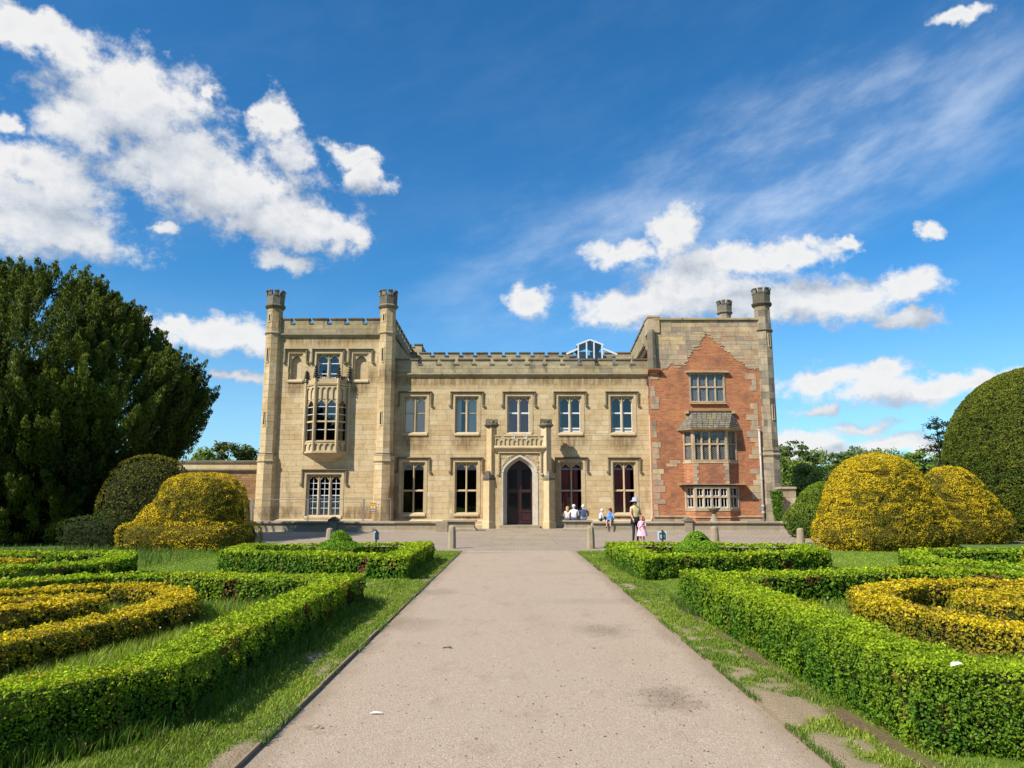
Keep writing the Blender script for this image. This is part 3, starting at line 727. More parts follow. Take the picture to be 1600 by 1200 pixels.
# inner rear battlement on the roof
YR = 54.0; zr0, zrc, zrt = FZ(572, YR), FZ(557, YR), FZ(549.5, YR)
b = MB(); b.box(FX(634, 555, YR), FX(985, 555, YR), YR + .01, YR + .4, zr0 - .8, zrc); rp = b.build('parapet', M['weather'], castle)
cr2 = [(FX(656 + 22.3 * i - 6.3, 552, YR), FX(656 + 22.3 * i, 552, YR)) for i in range(14)]
merlons(rp, FX(640, 552, YR), FX(985, 552, YR), zr0, zrc, zrt, cr2, YR, .4, M['weather'], M['sooty'])
# body behind: rear, roof, floor slabs
b = MB(); b.box(cx0, cx1, YB - .4, YB, -.3, ztop); b.build('rear_wall', M['grey'], castle)
b = MB(); b.box(cx0 + .02, cx1 - .02, YC + .51, YB - .41, ztop - .5, ztop - .15); b.build('roof', M['roof'], castle)
b = MB(); b.box(cx0 + .02, cx1 - .02, YC + .51, YB - .41, 4.6, 4.9); b.box(cx0 + .02, cx1 - .02, YC + .51, YB - .41, .05, .25); b.box(cx0 + .03, cx1 - .03, YC + 2.5, YC + 2.6, .26, 4.59); b.box(cx0 + .03, cx1 - .03, YC + 2.5, YC + 2.6, 4.91, ztop - .51); b.build('interior', M['darkvoid'], castle)
# rear block seen over the left end
YK = 55.5; b = MB(); kz0, kz1 = FZ(562, YK), FZ(543, YK); b.box(FX(626, 545, YK), FX(659, 545, YK), YK, YK + 4, kz0 - 1, kz1); kb = b.build('parapet', M['weather'], castle)
merlons(kb, FX(626, 540, YK), FX(659, 540, YK), kz0, kz1, FZ(536.5, YK), [(FX(641, 540, YK), FX(648, 540, YK))], YK, .4, M['weather'], M['sooty'])
b = MB(); b.box(FX(655, 545, YK), FX(659, 545, YK), YK + .5, YK + 3, kz1, FZ(538, YK)); b.build('merlon', M['sooty'], kb)
# glazed roof lantern
YL = 51.5; Lx = lambda px: FX(px, 545, YL); Lz = lambda py: FZ(py, YL)
b = MB()
def bar2(p, q, w=.10, mb=None):
    (xa, za), (xb, zb) = p, q; d = Vector((xb - xa, zb - za)).normalized(); nx, nz = -d.y * w / 2, d.x * w / 2
    (mb or b).poly([(xa + nx, za + nz), (xa - nx, za - nz), (xb - nx, zb - nz), (xb + nx, zb + nz)], YL - .05, YL + .08)
apx, apz = Lx(922), Lz(531)
bar2((Lx(901), Lz(539)), (apx, apz), .11); bar2((apx, apz), (Lx(943), Lz(539)), .11)
for px, pt in ((903.5, 539), (916.5, 535), (928, 535), (940.5, 539)): b.box(Lx(px) - .045, Lx(px) + .045, YL - .045, YL + .07, Lz(560), Lz(pt))
bar2((Lx(903), Lz(545)), (Lx(885), Lz(553)), .13); bar2((Lx(942), Lz(545)), (Lx(964), Lz(554)), .13)
ln = b.build('roof_lantern', plain('dull_white_paint', (.60, .62, .63), .5), castle)
b = MB(); xs_ = [Lx(902), apx, Lx(942)]; b.poly([(xs_[0], Lz(562)), (xs_[2], Lz(562)), (xs_[2], Lz(540)), (apx, apz - .1), (xs_[0], Lz(540))], YL + .02, YL + .03); b.build('pane', M['glass'], ln)
b = MB()
for xa, xb, za, zb in ((xs_[0], apx, Lz(539), apz), (apx, xs_[2], apz, Lz(539))): b.add([(xa, YL + .1, za), (xb, YL + .1, zb), (xb, YL + 3.2, zb), (xa, YL + 3.2, za)], [(0, 1, 2, 3)])
b.box(Lx(884), Lx(966), YL + 3.2, YL + 3.3, ztop, Lz(548)); b.build('lantern_roof', M['roof'], ln)
# weathered base block of lantern
b = MB(); b.box(Lx(890), Lx(962), YL + .2, YL + 3, ztop - .2, Lz(556)); b.build('lantern_base', M['roof'], ln)

# ---- turrets
def turret(cx, cy, prof, slits, mat, strings, cap, name='turret', n=8, cap_mat=None, stone_h=.36):
    """prof: (z, r) steps of the shaft; strings: (z, r, h); cap: (z0, z1, r)"""
    b = MB()
    for (za, ra), (zb, rb) in zip(prof[:-1], prof[1:]): b.ring(cx, cy, [(ra - .03, za), (rb - .03, zb)], n)
    t = b.build(name, M['mortar'], castle)
    b = MB(); rnd = random.Random(int(cx * 10))
    for (za, ra), (zb, rb) in zip(prof[:-1], prof[1:]):
        z = za
        while z < zb - .04:
            h = min(stone_h * rnd.uniform(.9, 1.15), zb - z)
            if zb - z - h < .12: h = zb - z
            r0 = ra + (rb - ra) * (z - za) / (zb - za)
            for i in range(n):
                a0 = R(-90) + 2 * math.pi * i / n; a1 = a0 + 2 * math.pi / n
                p0 = Vector((math.cos(a0), math.sin(a0))) * r0; p1 = Vector((math.cos(a1), math.sin(a1))) * r0
                if p0.y + p1.y > .5 * r0: continue
                nd = ((p0 + p1) / 2).normalized(); e = (p1 - p0).normalized() * .005
                o = nd * rnd.uniform(-.004, .004)
                q = [p0 + e + o, p1 - e + o, p1 - e - nd * .05, p0 + e - nd * .05]
                mid = None
                parts = [(0, 1)] if rnd.random() < .45 else [(0, .5 + rnd.uniform(-.15, .15))]
                if parts[0][1] < 1: parts.append((parts[0][1], 1))
                for s0, s1 in parts:
                    A = q[0].lerp(q[1], s0 + (.006 if s0 else 0)); B = q[0].lerp(q[1], s1 - (.006 if s1 < 1 else 0)); C = q[3].lerp(q[2], s1); D = q[3].lerp(q[2], s0)
                    b.slab([(cx + D.x, cy + D.y), (cx + A.x, cy + A.y), (cx + B.x, cy + B.y), (cx + C.x, cy + C.y)][::1], z + .006, z + h - .006)
            z += h
    tag(b.build('stone', mat, t), kind='stuff')
    for z, r, h, *mm in strings:
        b = MB(); b.ring(cx, cy, [(r - .10, z - h * .6), (r, z - h * .1), (r, z + h * .12), (r - .12, z + h * .5)], n); b.build('string_course', mm[0] if mm else M['weather'], t)
    for ang, z0, z1, r in slits:              # narrow loops: dark slot with dressed jambs, cut as a shallow recess
        a = R(ang); b = MB(); c_ = Vector((math.cos(a), math.sin(a))); e = Vector((-c_.y, c_.x)); ap = r * math.cos(math.pi / n) + .012
        def bl(w0, w1, d0, d1, za, zb, mi): 
            P_ = [c_ * (ap + d0) + e * w0, c_ * (ap + d1) + e * w0, c_ * (ap + d1) + e * w1, c_ * (ap + d0) + e * w1]
            b.slab([(cx + p.x, cy + p.y) for p in P_], za, zb, mi)
        bl(-.05, .05, -.06, -.004, z0, z1, 1); bl(-.10, -.052, -.05, .022, z0, z1, 0); bl(.052, .10, -.05, .022, z0, z1, 0); bl(-.10, .10, -.05, .024, z1 + .002, z1 + .08, 0); bl(-.10, .10, -.05, .03, z0 - .08, z0 - .002, 0)
        b.build('arrow_slit', [M['trim'], M['darkvoid']], t)
    z0, z1, r = cap; cm = cap_mat or M['sooty']; zc = z0 + (z1 - z0) * .62
    b = MB(); b.ring(cx, cy, [(r - .02, z0), (r, zc)], n); c_o = b.build('cap', cm, t)
    for i in range(n):
        a0 = R(-90 + 22.5) + 2 * math.pi * i / n
        A0, A1 = a0 - R(15), a0 + R(15)
        P_ = [(cx + rr * math.cos(a), cy + rr * math.sin(a)) for rr, a in ((r, A0), (r * 1.0, a0), (r, A1), (r - .16, A1), (r - .16, A0))]
        b = MB(); b.slab(P_, zc + .001, z1 - .07); b.slab([(cx + (x - cx) * 1.07, cy + (y - cy) * 1.07) for x, y in P_], z1 - .068, z1); b.build('merlon', cm, t)
    return t
zT = lambda py: FZ(py, YT)
tLx = FX(415, 765, YT); tRx = FX(598.5, 765, YT)
for cx_, cn in ((tLx, 0), (tRx, 1)):
    z1_, z2_, z3_ = zT(722), zT(708), zT(522)
    turret(cx_, YT + .1, [(-.3, .64), (z1_, .63)] , [], M['sand'], [(.45, .69, .2, M['trim'])], (z1_ - .3, z1_ - .29, .3)) if False else None
    turret(cx_, YT + .1, [(-.3, .70), (zT(815), .70), (zT(812), .645), (z1_, .635), (z2_, .53), (z3_, .52), (zT(480), .49)],
           [(-112.5, zT(566), zT(546), .525), (-112.5, zT(664), zT(645), .53), (-112.5, zT(503), zT(493), .505)], M['sand'],
           [(z1_ + .05, .70, .24, M['weather']), ((z1_ + z2_) / 2 + .1, .64, .2, M['weather']), (z2_ - .02, .60, .16, M['weather']), (z3_ + .03, .60, .22, M['weather']), (zT(479), .66, .24, M['sooty'])],
           (zT(478) + .06, zT(455), .58))

# ---- left tower front
wx0, wx1 = tLx, tRx
nL = (FX(451, 575, YT), FX(472.5, 575, YT), zT(594), zT(552)); nR = (FX(551, 575, YT), FX(575, 575, YT), zT(594), zT(552))
uW = (FX(494, 575, YT), FX(531, 575, YT), zT(593), zT(552))
lW = (FX(478, 770, YT), FX(533, 770, YT), zT(807), zT(741))
oX0, oX1, oz0, oz1 = FX(484, 650, YT), FX(536, 650, YT), zT(692), zT(627)
orielhole = (oX0 + .25, oX1 - .25, oz0 + .1, oz1 - .1)
twop = [nL, nR, uW, lW, orielhole]
ztT = zT(526)
w_t = wall_mesh('wall', wx0, wx1, -.3, ztT, YT + .02, YT + .5, twop, M['mortar'], castle)
ashlar(w_t, M['sand'], wx0 + .3, wx1 - .3, .2, ztT, YT, twop)
# blind niches
for o in (nL, nR):
    b = MB(); y0, y1 = YT + .08, YT + .34; jw = .10
    b.box(o[0], o[0] + jw, y0, y1, o[2], o[3]); b.box(o[1] - jw, o[1], y0, y1, o[2], o[3]); b.box(o[0] + jw, o[1] - jw, y0 + .002, y1, o[3] - .08, o[3])
    lw = o[1] - o[0] - 2 * jw; rise = lw * .7; zs = o[3] - .1 - rise; cx_ = (o[0] + o[1]) / 2
    A = arch(lw, rise, 14); lo = [(cx_ + x, zs + z) for x, z in A]; b.strip(lo, [(p[0], o[3] - .079) for p in lo], y0 + .05, y1 - .02)
    b.prism([(YT - .08, o[2] - .14), (YT + .36, o[2] - .14), (YT + .36, o[2] + .1), (YT + .06, o[2] + .06), (YT - .08, o[2] - .05)], o[0] - .05, o[1] + .05)
    nb = b.build('niche', M['trim'], castle)
    b = MB(); b.box(o[0] + jw, o[1] - jw, YT + .35, YT + .45, o[2], o[3]); b.build('back_panel', M['trim'], nb)
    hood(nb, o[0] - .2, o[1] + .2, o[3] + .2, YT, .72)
gothic_window(*uW, 2, YT, (), bars=[(zT(567), .05), (zT(583), .05), (uW[2] + .15, .07)], bar_mat='bar', hood_side=.2)
gothic_window(*lW, 3, YT, (), bars=[(zT(755), .035), (zT(764), .035), (zT(774), .05), (zT(784), .035), (zT(794), .035)], bar_mat='bar', vbars=True, blinds=[(lW[0], lW[1], lW[2], zT(774), 'blind')], hood_side=.22)
string_course(wx0, wx1, zT(522), .26, YT, .2, M['weather'])
pz0 = zT(522) + .07; zc_, zt_ = zT(506.5), zT(496)
b = MB(); b.box(wx0, wx1, YT + .01, YT + .4, pz0, zc_); par = b.build('parapet', M['weather'], castle)
ashlar(par, M['weather'], wx0 + .3, wx1 - .3, pz0, zc_ - .002, YT - .02, (), .27, (.7, 1.3))
merlons(par, wx0 + .35, wx1 - .35, pz0, zc_, zt_, [(FX(a, 503, YT), FX(c, 503, YT)) for a, c in ((454, 461), (482.5, 489.5), (511, 517.5), (538, 545), (566.7, 573.3))], YT - .01, .38, M['weather'], M['sooty'])
b = MB(); b.prism([(YT + .03, -.2), (YT - .18, -.2), (YT - .18, zT(813)), (YT - .02, zT(811)), (YT + .03, zT(811))], wx0 + .45, wx1 - .45); b.build('plinth', M['trim'], castle)
b = MB(); b.box(wx0 - .25, wx0 + .25, YT + .5, YB, -.3, pz0); b.box(wx1 - .1, wx1 + .4, YT + .6, YB, -.3, pz0); b.box(wx0 + .25, wx1 - .1, YB - .5, YB, -.3, pz0); b.build('side_wall', M['sand'], castle)
b = MB(); b.box(wx0 + .25, wx1 - .1, YT + .51, YB - .5, pz0 - .6, pz0 - .3); b.build('roof', M['roof'], castle)
b = MB(); b.box(wx0 + .26, wx1 - .12, YT + .51, YB - .52, 4.4, 4.7); b.box(wx0 + .26, wx1 - .12, YT + .51, YB - .52, 8.3, 8.6); b.box(wx0 + .26, wx1 - .12, YT + 3, YT + 3.1, .2, 4.39); b.box(wx0 + .26, wx1 - .12, YT + 3, YT + 3.1, 4.71, 8.29); b.box(wx0 + .26, wx1 - .12, YT + 3, YT + 3.1, 8.61, pz0 - .61); b.build('interior', M['darkvoid'], castle)
def side_parapet(xa, xb, ya, yb, z0, zc, zt, pitch, mat, inset, flip=1):
    """parapet running away from the viewer, with merlons along it"""
    b = MB(); th = .4 * flip; b.slab([(xa, ya), (xb, yb), (xb + th, yb), (xa + th, ya)][::flip], z0, zc); p = b.build('parapet', mat, castle)
    n = int((yb - ya) / pitch)
    for i in range(n):
        t0, t1 = i / n, (i + .74) / n; A = Vector((xa + (xb - xa) * t0, ya + (yb - ya) * t0)); B = Vector((xa + (xb - xa) * t1, ya + (yb - ya) * t1))
        b = MB(); b.slab([(A.x, A.y), (B.x, B.y), (B.x + th, B.y), (A.x + th, A.y)][::flip], zc + .001, zt - .13); b.build('merlon', mat, p)
        e = .06 * flip; b = MB(); b.slab([(A.x - e, A.y - .05), (B.x - e, B.y + .05), (B.x + th + e, B.y + .05), (A.x + th + e, A.y - .05)][::flip], zt - .128, zt); b.build('coping', M['sooty'], p)
    b = MB(); e = .14 * flip; b.slab([(xa - e, ya), (xb - e, yb), (xb + th, yb), (xa + th, ya)][::flip], z0 - .2, z0 - .002); b.build('string_course', M['weather'], p)
    return p
side_parapet(wx1 + .42, wx1 + .15, YT + .55, YB, pz0, zc_, zt_, 1.12, M['weather'], 0, -1)
side_parapet(wx0 - .27, wx0 - .27, YT + .55, YB, pz0, zc_, zt_, 1.12, M['weather'], 0, 1)

# ---- oriel
def oriel():
    z = zT; Yo = YT - .68
    # plan points: left wall, left front, right front, right wall
    xa, xb, xc, xd = FX(477, 650, YT), FX(491, 650, Yo), FX(527, 650, Yo), FX(544, 650, YT)
    plan = [(xa, YT), (xb, Yo), (xc, Yo), (xd, YT)]
    root_b = MB()
    def loop(off):
        cxm = (xa + xd) / 2; return [(cxm + (x - cxm) * (1 + off / 1.3), YT + .03 if i in (0, 3) else YT - (.68 + off)) for i, (x, y) in enumerate(plan)]
    def band(off, za, zb, off2=None):
        lo, hi = loop(off), loop(off if off2 is None else off2)
        root_b.add([(x, y, za) for x, y in lo] + [(x, y, zb) for x, y in hi], [(3, 2, 1, 0), (4, 5, 6, 7), (0, 1, 5, 4), (1, 2, 6, 5), (2, 3, 7, 6), (3, 0, 4, 7)])
    band(-.60, z(722), z(716), -.45); band(-.45, z(716), z(712), -.15); band(-.15, z(712), z(708.5), .07); band(.09, z(708.5), z(706.2)); band(0, z(706.1), z(704.6))
    band(-.06, z(704.5), z(692)); band(.05, z(692), z(690.4))
    lower = root_b; root_b = MB(); band(-.06, z(625.5), z(604)); band(.06, z(604), z(601.6), .1); band(.0, z(601.6), z(594.5))
    upper = root_b; root = lower.build('oriel', M['trim'], castle); upper.build('oriel_head', M['trim'], root)
    sides = [(plan[0], plan[1]), (plan[1], plan[2]), (plan[2], plan[3])]
    nl = [1, 2, 1]
    for si, ((xA, yA), (xB, yB)) in enumerate(sides):
        A = Vector((xA, yA)); B = Vector((xB, yB)); d = (B - A); L = d.length; d.normalize(); nn = Vector((d.y, -d.x))
        def W(u, w, zz): p = A + d * u + nn * w; return (p.x, p.y, zz)
        class T(MB):
            def fix(s): s.v = [W(x, -y, zz) for x, y, zz in s.v]; return s
        n = nl[si]; jw = .10; lw = (L - jw * (n + 1)) / n
        t = T(); zb, ztop_ = z(690.5), z(625.5); rise = lw * .75; zs = ztop_ - .05 - rise
        for i in range(n + 1): t.box(i * (lw + jw), i * (lw + jw) + jw, .02, .16, zb, ztop_)
        for i in range(n):
            a = jw + i * (lw + jw); cx_ = a + lw / 2
            lo = [(cx_ + x, zs + q) for x, q in arch(lw, rise, 14, .05)]; hi = [(cx_ + x, min(zs + q + .07, ztop_)) for x, q in arch(lw, rise, 14)]
            t.strip(lo, hi, .05, .13); t.strip(hi, [(p[0], ztop_ + .001) for p in hi], .09, .15)
            t.box(a, a + lw, .05, .14, z(661), z(658.5)); t.box(a, a + lw, .04, .15, zb, zb + .06)
        wf = t.fix().build('window', M['trim'], castle); wf.parent = root
        for i in range(n):
            a = jw + i * (lw + jw)
            q = T(); q.box(a, a + lw, .115, .122, zb + .06, ztop_); q.fix().build('pane', M['glass'], root)
            q = T()
            for zz in (637, 648.5, 672.5): q.box(a + .002, a + lw - .002, .085, .11, z(zz) - .02, z(zz) + .02)
            q.fix().build('glazing_bar', M['bar'], root)
        # blind arcading above and below the lights
        for za, zb2, cnt in ((z(625), z(605.5), (2, 4, 2)[si]), (z(704), z(692.5), (2, 4, 2)[si])):
            t = T(); pw = L / cnt
            for i in range(cnt):
                a = i * pw + .03; w = pw - .06; rs = w * .7; cx_ = a + w / 2; zs2 = zb2 - .06 - rs
                t.box(i * pw, i * pw + .03, -.02, .05, za, zb2); t.box((i + 1) * pw - .03, (i + 1) * pw, -.02, .05, za, zb2)
                lo = [(cx_ + x, zs2 + q) for x, q in arch(w, rs, 10)]; t.strip(lo, [(p[0], zb2) for p in lo], -.018, .05)
            t.fix().build('arcade_panel', M['trim'], root)
    # corner shafts with crocketed pinnacles
    for i, (x, y) in enumerate([(xa - .01, YT - .06), (xb, Yo), (xc, Yo), (xd + .01, YT - .06)]):
        b = MB(); b.ring(x, y, [(.10, z(707)), (.09, z(700)), (.09, z(592))], 6); s_ = b.build('shaft', M['trim'], root)
        b = MB(); ztip = z((585, 578, 578, 577)[i]) + .25; zb_ = z(592.5 if i in (1, 2) else 598)
        b.ring(x, y, [(.095, zb_), (.02, ztip)], 6)
        rr = random.Random(i)
        for j in range(7):
            f_ = j / 7; zz = zb_ + (ztip - zb_) * f_
            for kx in range(4): a = kx * math.pi / 2 + .4 * (j % 2); b.ball((x + (.13 - .09 * f_) * math.cos(a), y + (.13 - .09 * f_) * math.sin(a), zz + rr.uniform(0, .04)), .055 - .02 * f_, 6, 4)
        b.build('pinnacle', M['crocket'], root)
    # broken cresting on top
    for px in (499, 505, 512, 519): b = MB(); b.box(FX(px, 592, Yo) - .1, FX(px, 592, Yo) + .1, Yo + .06, Yo + .2, z(594.4), z(592 - (px % 3))); b.build('cresting', M['weather'], root)
    b = MB(); b.box(FX(531, 592, Yo), FX(540, 592, Yo), YT - .5, YT - .3, z(594.4), z(590)); b.build('cresting', M['sooty'], root)
oriel()

# ---- porch
def porch():
    YP = 44.55; Z = lambda py: FZ(py, YP); X = lambda px, py=760: FX(px, py, YP)
    xl, xr = X(768), X(853); ztop_ = Z(700)
    ox0, ox1 = X(783.5), X(840.5); zsp = Z(739); zap = Z(711.5); cx_ = (ox0 + ox1) / 2; w = ox1 - ox0; rise = zap - zsp
    A = tudor(w, rise, 24); lo = [(cx_ + x, zsp + z) for x, z in A]
    b = MB()
    b.box(xl, ox0, YP, YC, 0, ztop_); b.box(ox1, xr, YP, YC, 0, ztop_); b.strip(lo, [(p[0], ztop_) for p in lo], YP + .001, YC - .001)
    root = b.build('porch', M['sand'], castle)
    for a, c in ((xl, ox0), (ox1, xr)): ashlar(root, M['sand'], a + .02, c - .005, .1, Z(740), YP - .012, (), .36, (.5, .9))
    # moulded arch orders in pale stone
    for k_, (d0, d1, ya, yb, mt) in enumerate(((0, .10, -.05, .12, 'whitestone'), (.10, .20, .10, .30, 'whitestone'), (.20, .32, .28, .75, 'whitestone'))):
        o_in = [(cx_ + x * (1 - 2 * d1 / w), zsp + z * (1 - d1 / rise * .8)) for x, z in A]; o_out = [(cx_ + x * (1 - 2 * d0 / w), zsp + z * (1 - d0 / rise * .8)) for x, z in A]
        if k_ == 0: o_out = [(p[0], p[1] + .05) for p in o_out]
        q = MB(); q.strip(o_in, o_out, YP + ya, YP + yb)
        for s in (-1, 1):
            xa, xb = cx_ + s * (w / 2 - d1), cx_ + s * (w / 2 - d0); q.box(min(xa, xb), max(xa, xb), YP + ya, YP + yb, .15 + .01 * k_, zsp - .002)
        q.build('arch_moulding', M[mt], root)
    # label over the arch and carved spandrels
    lx0, lx1, lz = X(780.5, 710), X(843.5, 710), Z(709)
    hood(root, lx0, lx1, lz, YP, 1.15, M['trim'])
    for s in (-1, 1):
        q = MB(); half = [(x, z) for x, z in lo if (x - cx_) * s >= .05]
        half.sort(); xs = [p[0] for p in half]
        q.strip([(p[0], p[1] + .14) for p in half if p[1] + .14 < lz - .08], [(p[0], lz - .05) for p in half if p[1] + .14 < lz - .08], YP - .03, YP + .02)
        sp_ = q.build('spandrel', M['trim'], root)
        q = MB(); rr = random.Random(3)
        for i in range(26):
            t = rr.choice([p for p in half if p[1] + .2 < lz - .1]); zz = rr.uniform(t[1] + .2, lz - .1); q.ball((t[0], YP - .035, zz), (rr.uniform(.03, .07), .03, rr.uniform(.03, .06)), 6, 4)
        q.build('carving', M['trim'], sp_)
    # door
    Yd = YP + .72; dx0, dx1 = cx_ - w / 2 + .32, cx_ + w / 2 - .32; zs_ = Z(821)
    q = MB(); q.box(cx_ - w / 2 + .2, cx_ + w / 2 - .2, Yd + .05, Yd + .1, 0, zap - .1); dr = q.build('door', M['maroon'], root)
    zmid = Z(767); dw = dx1 - dx0
    q = MB()
    for xx in (dx0 + .03, cx_ - .06, cx_ + .06, dx1 - .03): q.box(xx - .05, xx + .05, Yd - .01, Yd + .05, .2, zap - .25)
    q.box(dx0, dx1, Yd - .03, Yd + .049, zmid - .07, zmid + .07)
    for zz in (.35, 1.0): q.box(dx0, dx1, Yd - .015, Yd + .048, zz - .06, zz + .06)
    q.build('door_frame', M['maroon'], dr)
    for s in (-1, 1):
        for za, zb in ((.45, .92), (1.1, zmid - .12), (zmid + .12, zsp + .25)):
            q = MB(); xa, xb = sorted((cx_ + s * .14, cx_ + s * (dw / 2 - .11))); 
            if za == .45: q.box(xa, xb, Yd + .02, Yd + .049, za, zb); q.build('panel', M['maroon'], dr)
            else: q.box(xa, xb, Yd + .03, Yd + .038, za, zb); q.build('pane', M['glass'], dr)
    q = MB(); q.box(ox0 - .1, ox1 + .1, YP - .35, YC, 0, zs_ + .02); q.build('step', M['kerbstone'], root)
    # diagonal buttresses
    for s in (-1, 1):
        bx = X(764.5 if s < 0 else 857.5, 780); bxu = X(768 if s < 0 else 853.5, 700); cy = YP + .05; q = MB()
        q.ring(bx, cy, [(.42, 0), (.42, Z(816)), (.365, Z(813)), (.36, Z(750))], 4, -90); q.ring(bxu, cy + .08, [(.31, Z(750) - .1), (.31, Z(667))], 4, -90)
        pr = q.build('buttress', M['sand'], root)
        q = MB(); q.ring(bx, cy - .02, [(.41, Z(750)), (.42, Z(747)), (.25, Z(738)), (.2, Z(736))], 4, -90); q.build('weathering', M['sooty'], root)
        q = MB(); q.ring(bxu, cy + .08, [(.33, Z(668)), (.46, Z(664.5)), (.46, Z(663.5)), (.33, Z(661))], 8, -90)
        for i in range(6): a = R(60 * i + 20); q.box(bxu + .27 * math.cos(a) - .11, bxu + .27 * math.cos(a) + .11, cy + .08 + .27 * math.sin(a) - .11, cy + .08 + .27 * math.sin(a) + .11, Z(661.4), Z(654.5 + (i % 3)))
        q.build('cap', M['sooty'], root)
    # pierced parapet with arcading and merlons
    xa, xb = X(773.5, 690), X(850, 690)
    string_course(xa - .05, xb + .05, Z(698.5), .34, YP - .04, .22, M['trim'], root)
    q = MB(); q.box(xa, xb, YP + .06, YP + .34, Z(698), Z(686)); q.box(xa, xb, YP + .061, YP + .30, ztop_ - .3, Z(698)); pp = q.build('parapet_wall', M['trim'], root)
    n = 11; pw = (xb - xa) / n
    for i in range(n):
        q = MB(); a = xa + i * pw; wv = pw - .08; cxm = a + pw / 2; rs = wv * .8; zt2 = Z(682.5) if i % 3 != 1 else Z(686); zs2 = zt2 - .07 - rs
        q.box(a, a + .04, YP - .01, YP + .06, Z(698), zt2); q.box(a + pw - .04, a + pw, YP - .01, YP + .06, Z(698), zt2)
        l2 = [(cxm + x, zs2 + z) for x, z in arch(wv, rs, 10)]; q.strip(l2, [(p[0], zt2) for p in l2], YP - .008, YP + .06); q.build('arcade_panel', M['trim'], root)
    edges = [(773.5, 782.5), (788, 801), (806.5, 820), (825, 839), (844, 850)]
    for a, c in edges:
        q = MB(); x0, x1 = X(a, 685), X(c, 685); q.box(x0, x1, YP + .0, YP + .33, Z(685.9), Z(681.8)); q.box(x0 - .04, x1 + .04, YP - .06, YP + .38, Z(681.7), Z(680.2)); q.build('merlon', M['trim'], root)
    for px in (802, 821):
        q = MB(); q.box(X(px, 680) - .11, X(px, 680) + .11, YP - .03, YP + .2, Z(686), Z(676.5)); q.build('merlon', M['whitestone'], root)
    q = MB(); q.box(xl, xr, YP + .35, YC, ztop_ - .15, ztop_); q.build('roof', M['roof'], root)
porch()

# ---- right (brick) wing
YW = YT; zW = lambda py: FZ(py, YW); xW = lambda px, py=650: FX(px, py, YW)
rx0, rx1 = xW(1017), xW(1192); rtop = zW(497.5)
bw = [(xW(1077, 605), xW(1132.5, 605), zW(629), zW(583))]
bayhole = (xW(1078), xW(1138), zW(724), zW(670)); bayhole2 = (xW(1080, 780), xW(1138, 780), zW(796), zW(762))
w_b = wall_mesh('wall', rx0, rx1, -.3, rtop - .12, YW + .03, YW + .55, bw + [bayhole, bayhole2], M['brick'], castle)
zb_side = zW(583); zpk = zW(521); xpk = xW(1103, 530)
def gable_keep(x, z):                        # stone stays where it lies above the outline of the old brick gable
    if x < xpk: 
        lim = [(xpk, zpk), (xW(1095, 540), zW(541)), (xW(1083, 550), zW(548)), (xW(1073, 565), zW(570)), (xW(1052, 572), zW(571)), (xW(1030, 575), zW(582)), (rx0 - 1, zW(588))]
        lim = lim[::-1]
    else: lim = [(xpk, zpk), (xW(1118, 540), zW(536)), (xW(1134, 545), zW(545)), (xW(1148, 560), zW(562)), (xW(1165, 572), zW(571)), (xW(1180, 575), zW(575)), (rx1 + 1, zW(577))]
    xs = [p[0] for p in lim]; zs = [p[1] for p in lim]
    return z > np.interp(x, xs, zs)
ashlar(w_b, M['grey'], rx0, rx1, zW(590), rtop - .12, YW, bw, .30, (.5, 1.0), keep=gable_keep, jit=.008)
rq = random.Random(4); z = zW(806)
while z < zW(592):                           # quoins up both sides
    h = rq.uniform(.28, .42)
    for s in (0, 1):
        w = rq.choice((.2, .4, .6)) * rq.uniform(.85, 1.15); a, c = (rx0 + .02, rx0 + .1 + w) if s == 0 else (rx1 - .35 - w, rx1 - .3)
        if rq.random() < .85: STONES.append((w_b, M['grey'], a, c, YW + rq.uniform(0, .012), YW + .05, z + .008, z + h - .008))
    z += h
for i in range(26):                          # odd stones patched into the brickwork
    px, py = rq.uniform(1030, 1178), rq.uniform(600, 800)
    x, z = F(px, py, YW); w, h = rq.uniform(.3, .7), rq.choice((.1, .2))
    if 1062 < px < 1160: continue
    STONES.append((w_b, M['grey'], x, x + w, YW + .012, YW + .05, z, z + h))
ashlar(w_b, M['grey'], rx0, rx1 - .3, 0, zW(808), YW - .07, (), .4, (.5, 1.3))
b = MB(); b.box(rx0 + .005, rx1 - .3, YW - .045, YW + .03, -.2, zW(808)); b.build('plinth', M['mortar'], castle)
string_course(rx0, rx1 - .3, zW(806.5), .16, YW, .16, M['grey'])
b = MB(); b.prism([(YW - .12, rtop - .118), (YW + .6, rtop - .118), (YW + .6, rtop - .02), (YW - .12, rtop)], rx0 + .3, rx1); b.build('coping', M['weather'], castle)
# corner pier with corbel
b = MB(); kx0, kx1 = xW(1013, 540), xW(1031, 540); Yk = YW - .18
b.box(kx0, kx1, Yk + .08, YW + 1.2, zW(520), zW(497)); b.box(kx0 - .05, kx1 + .05, Yk + .03, YW + 1.25, zW(497) + .002, zW(494))
pier = b.build('corner_pier', M['grey'], castle)
b = MB(); kq0, kq1 = xW(1012, 545), xW(1025, 545); b.ring((kq0 + kq1) / 2, Yk + .15, [(.30, zW(577)), (.30, zW(560)), (.26, zW(556)), (.26, zW(520)), (.18, zW(516))], 8); b.build('shaft', M['sooty'], pier)
b = MB(); b.prism([(YW, zW(589)), (Yk + .2, zW(584)), (Yk - .12, zW(579)), (Yk - .14, zW(577)), (YW, zW(576))], xW(1012, 580), xW(1031, 580)); b.build('corbel', M['brick'], pier)
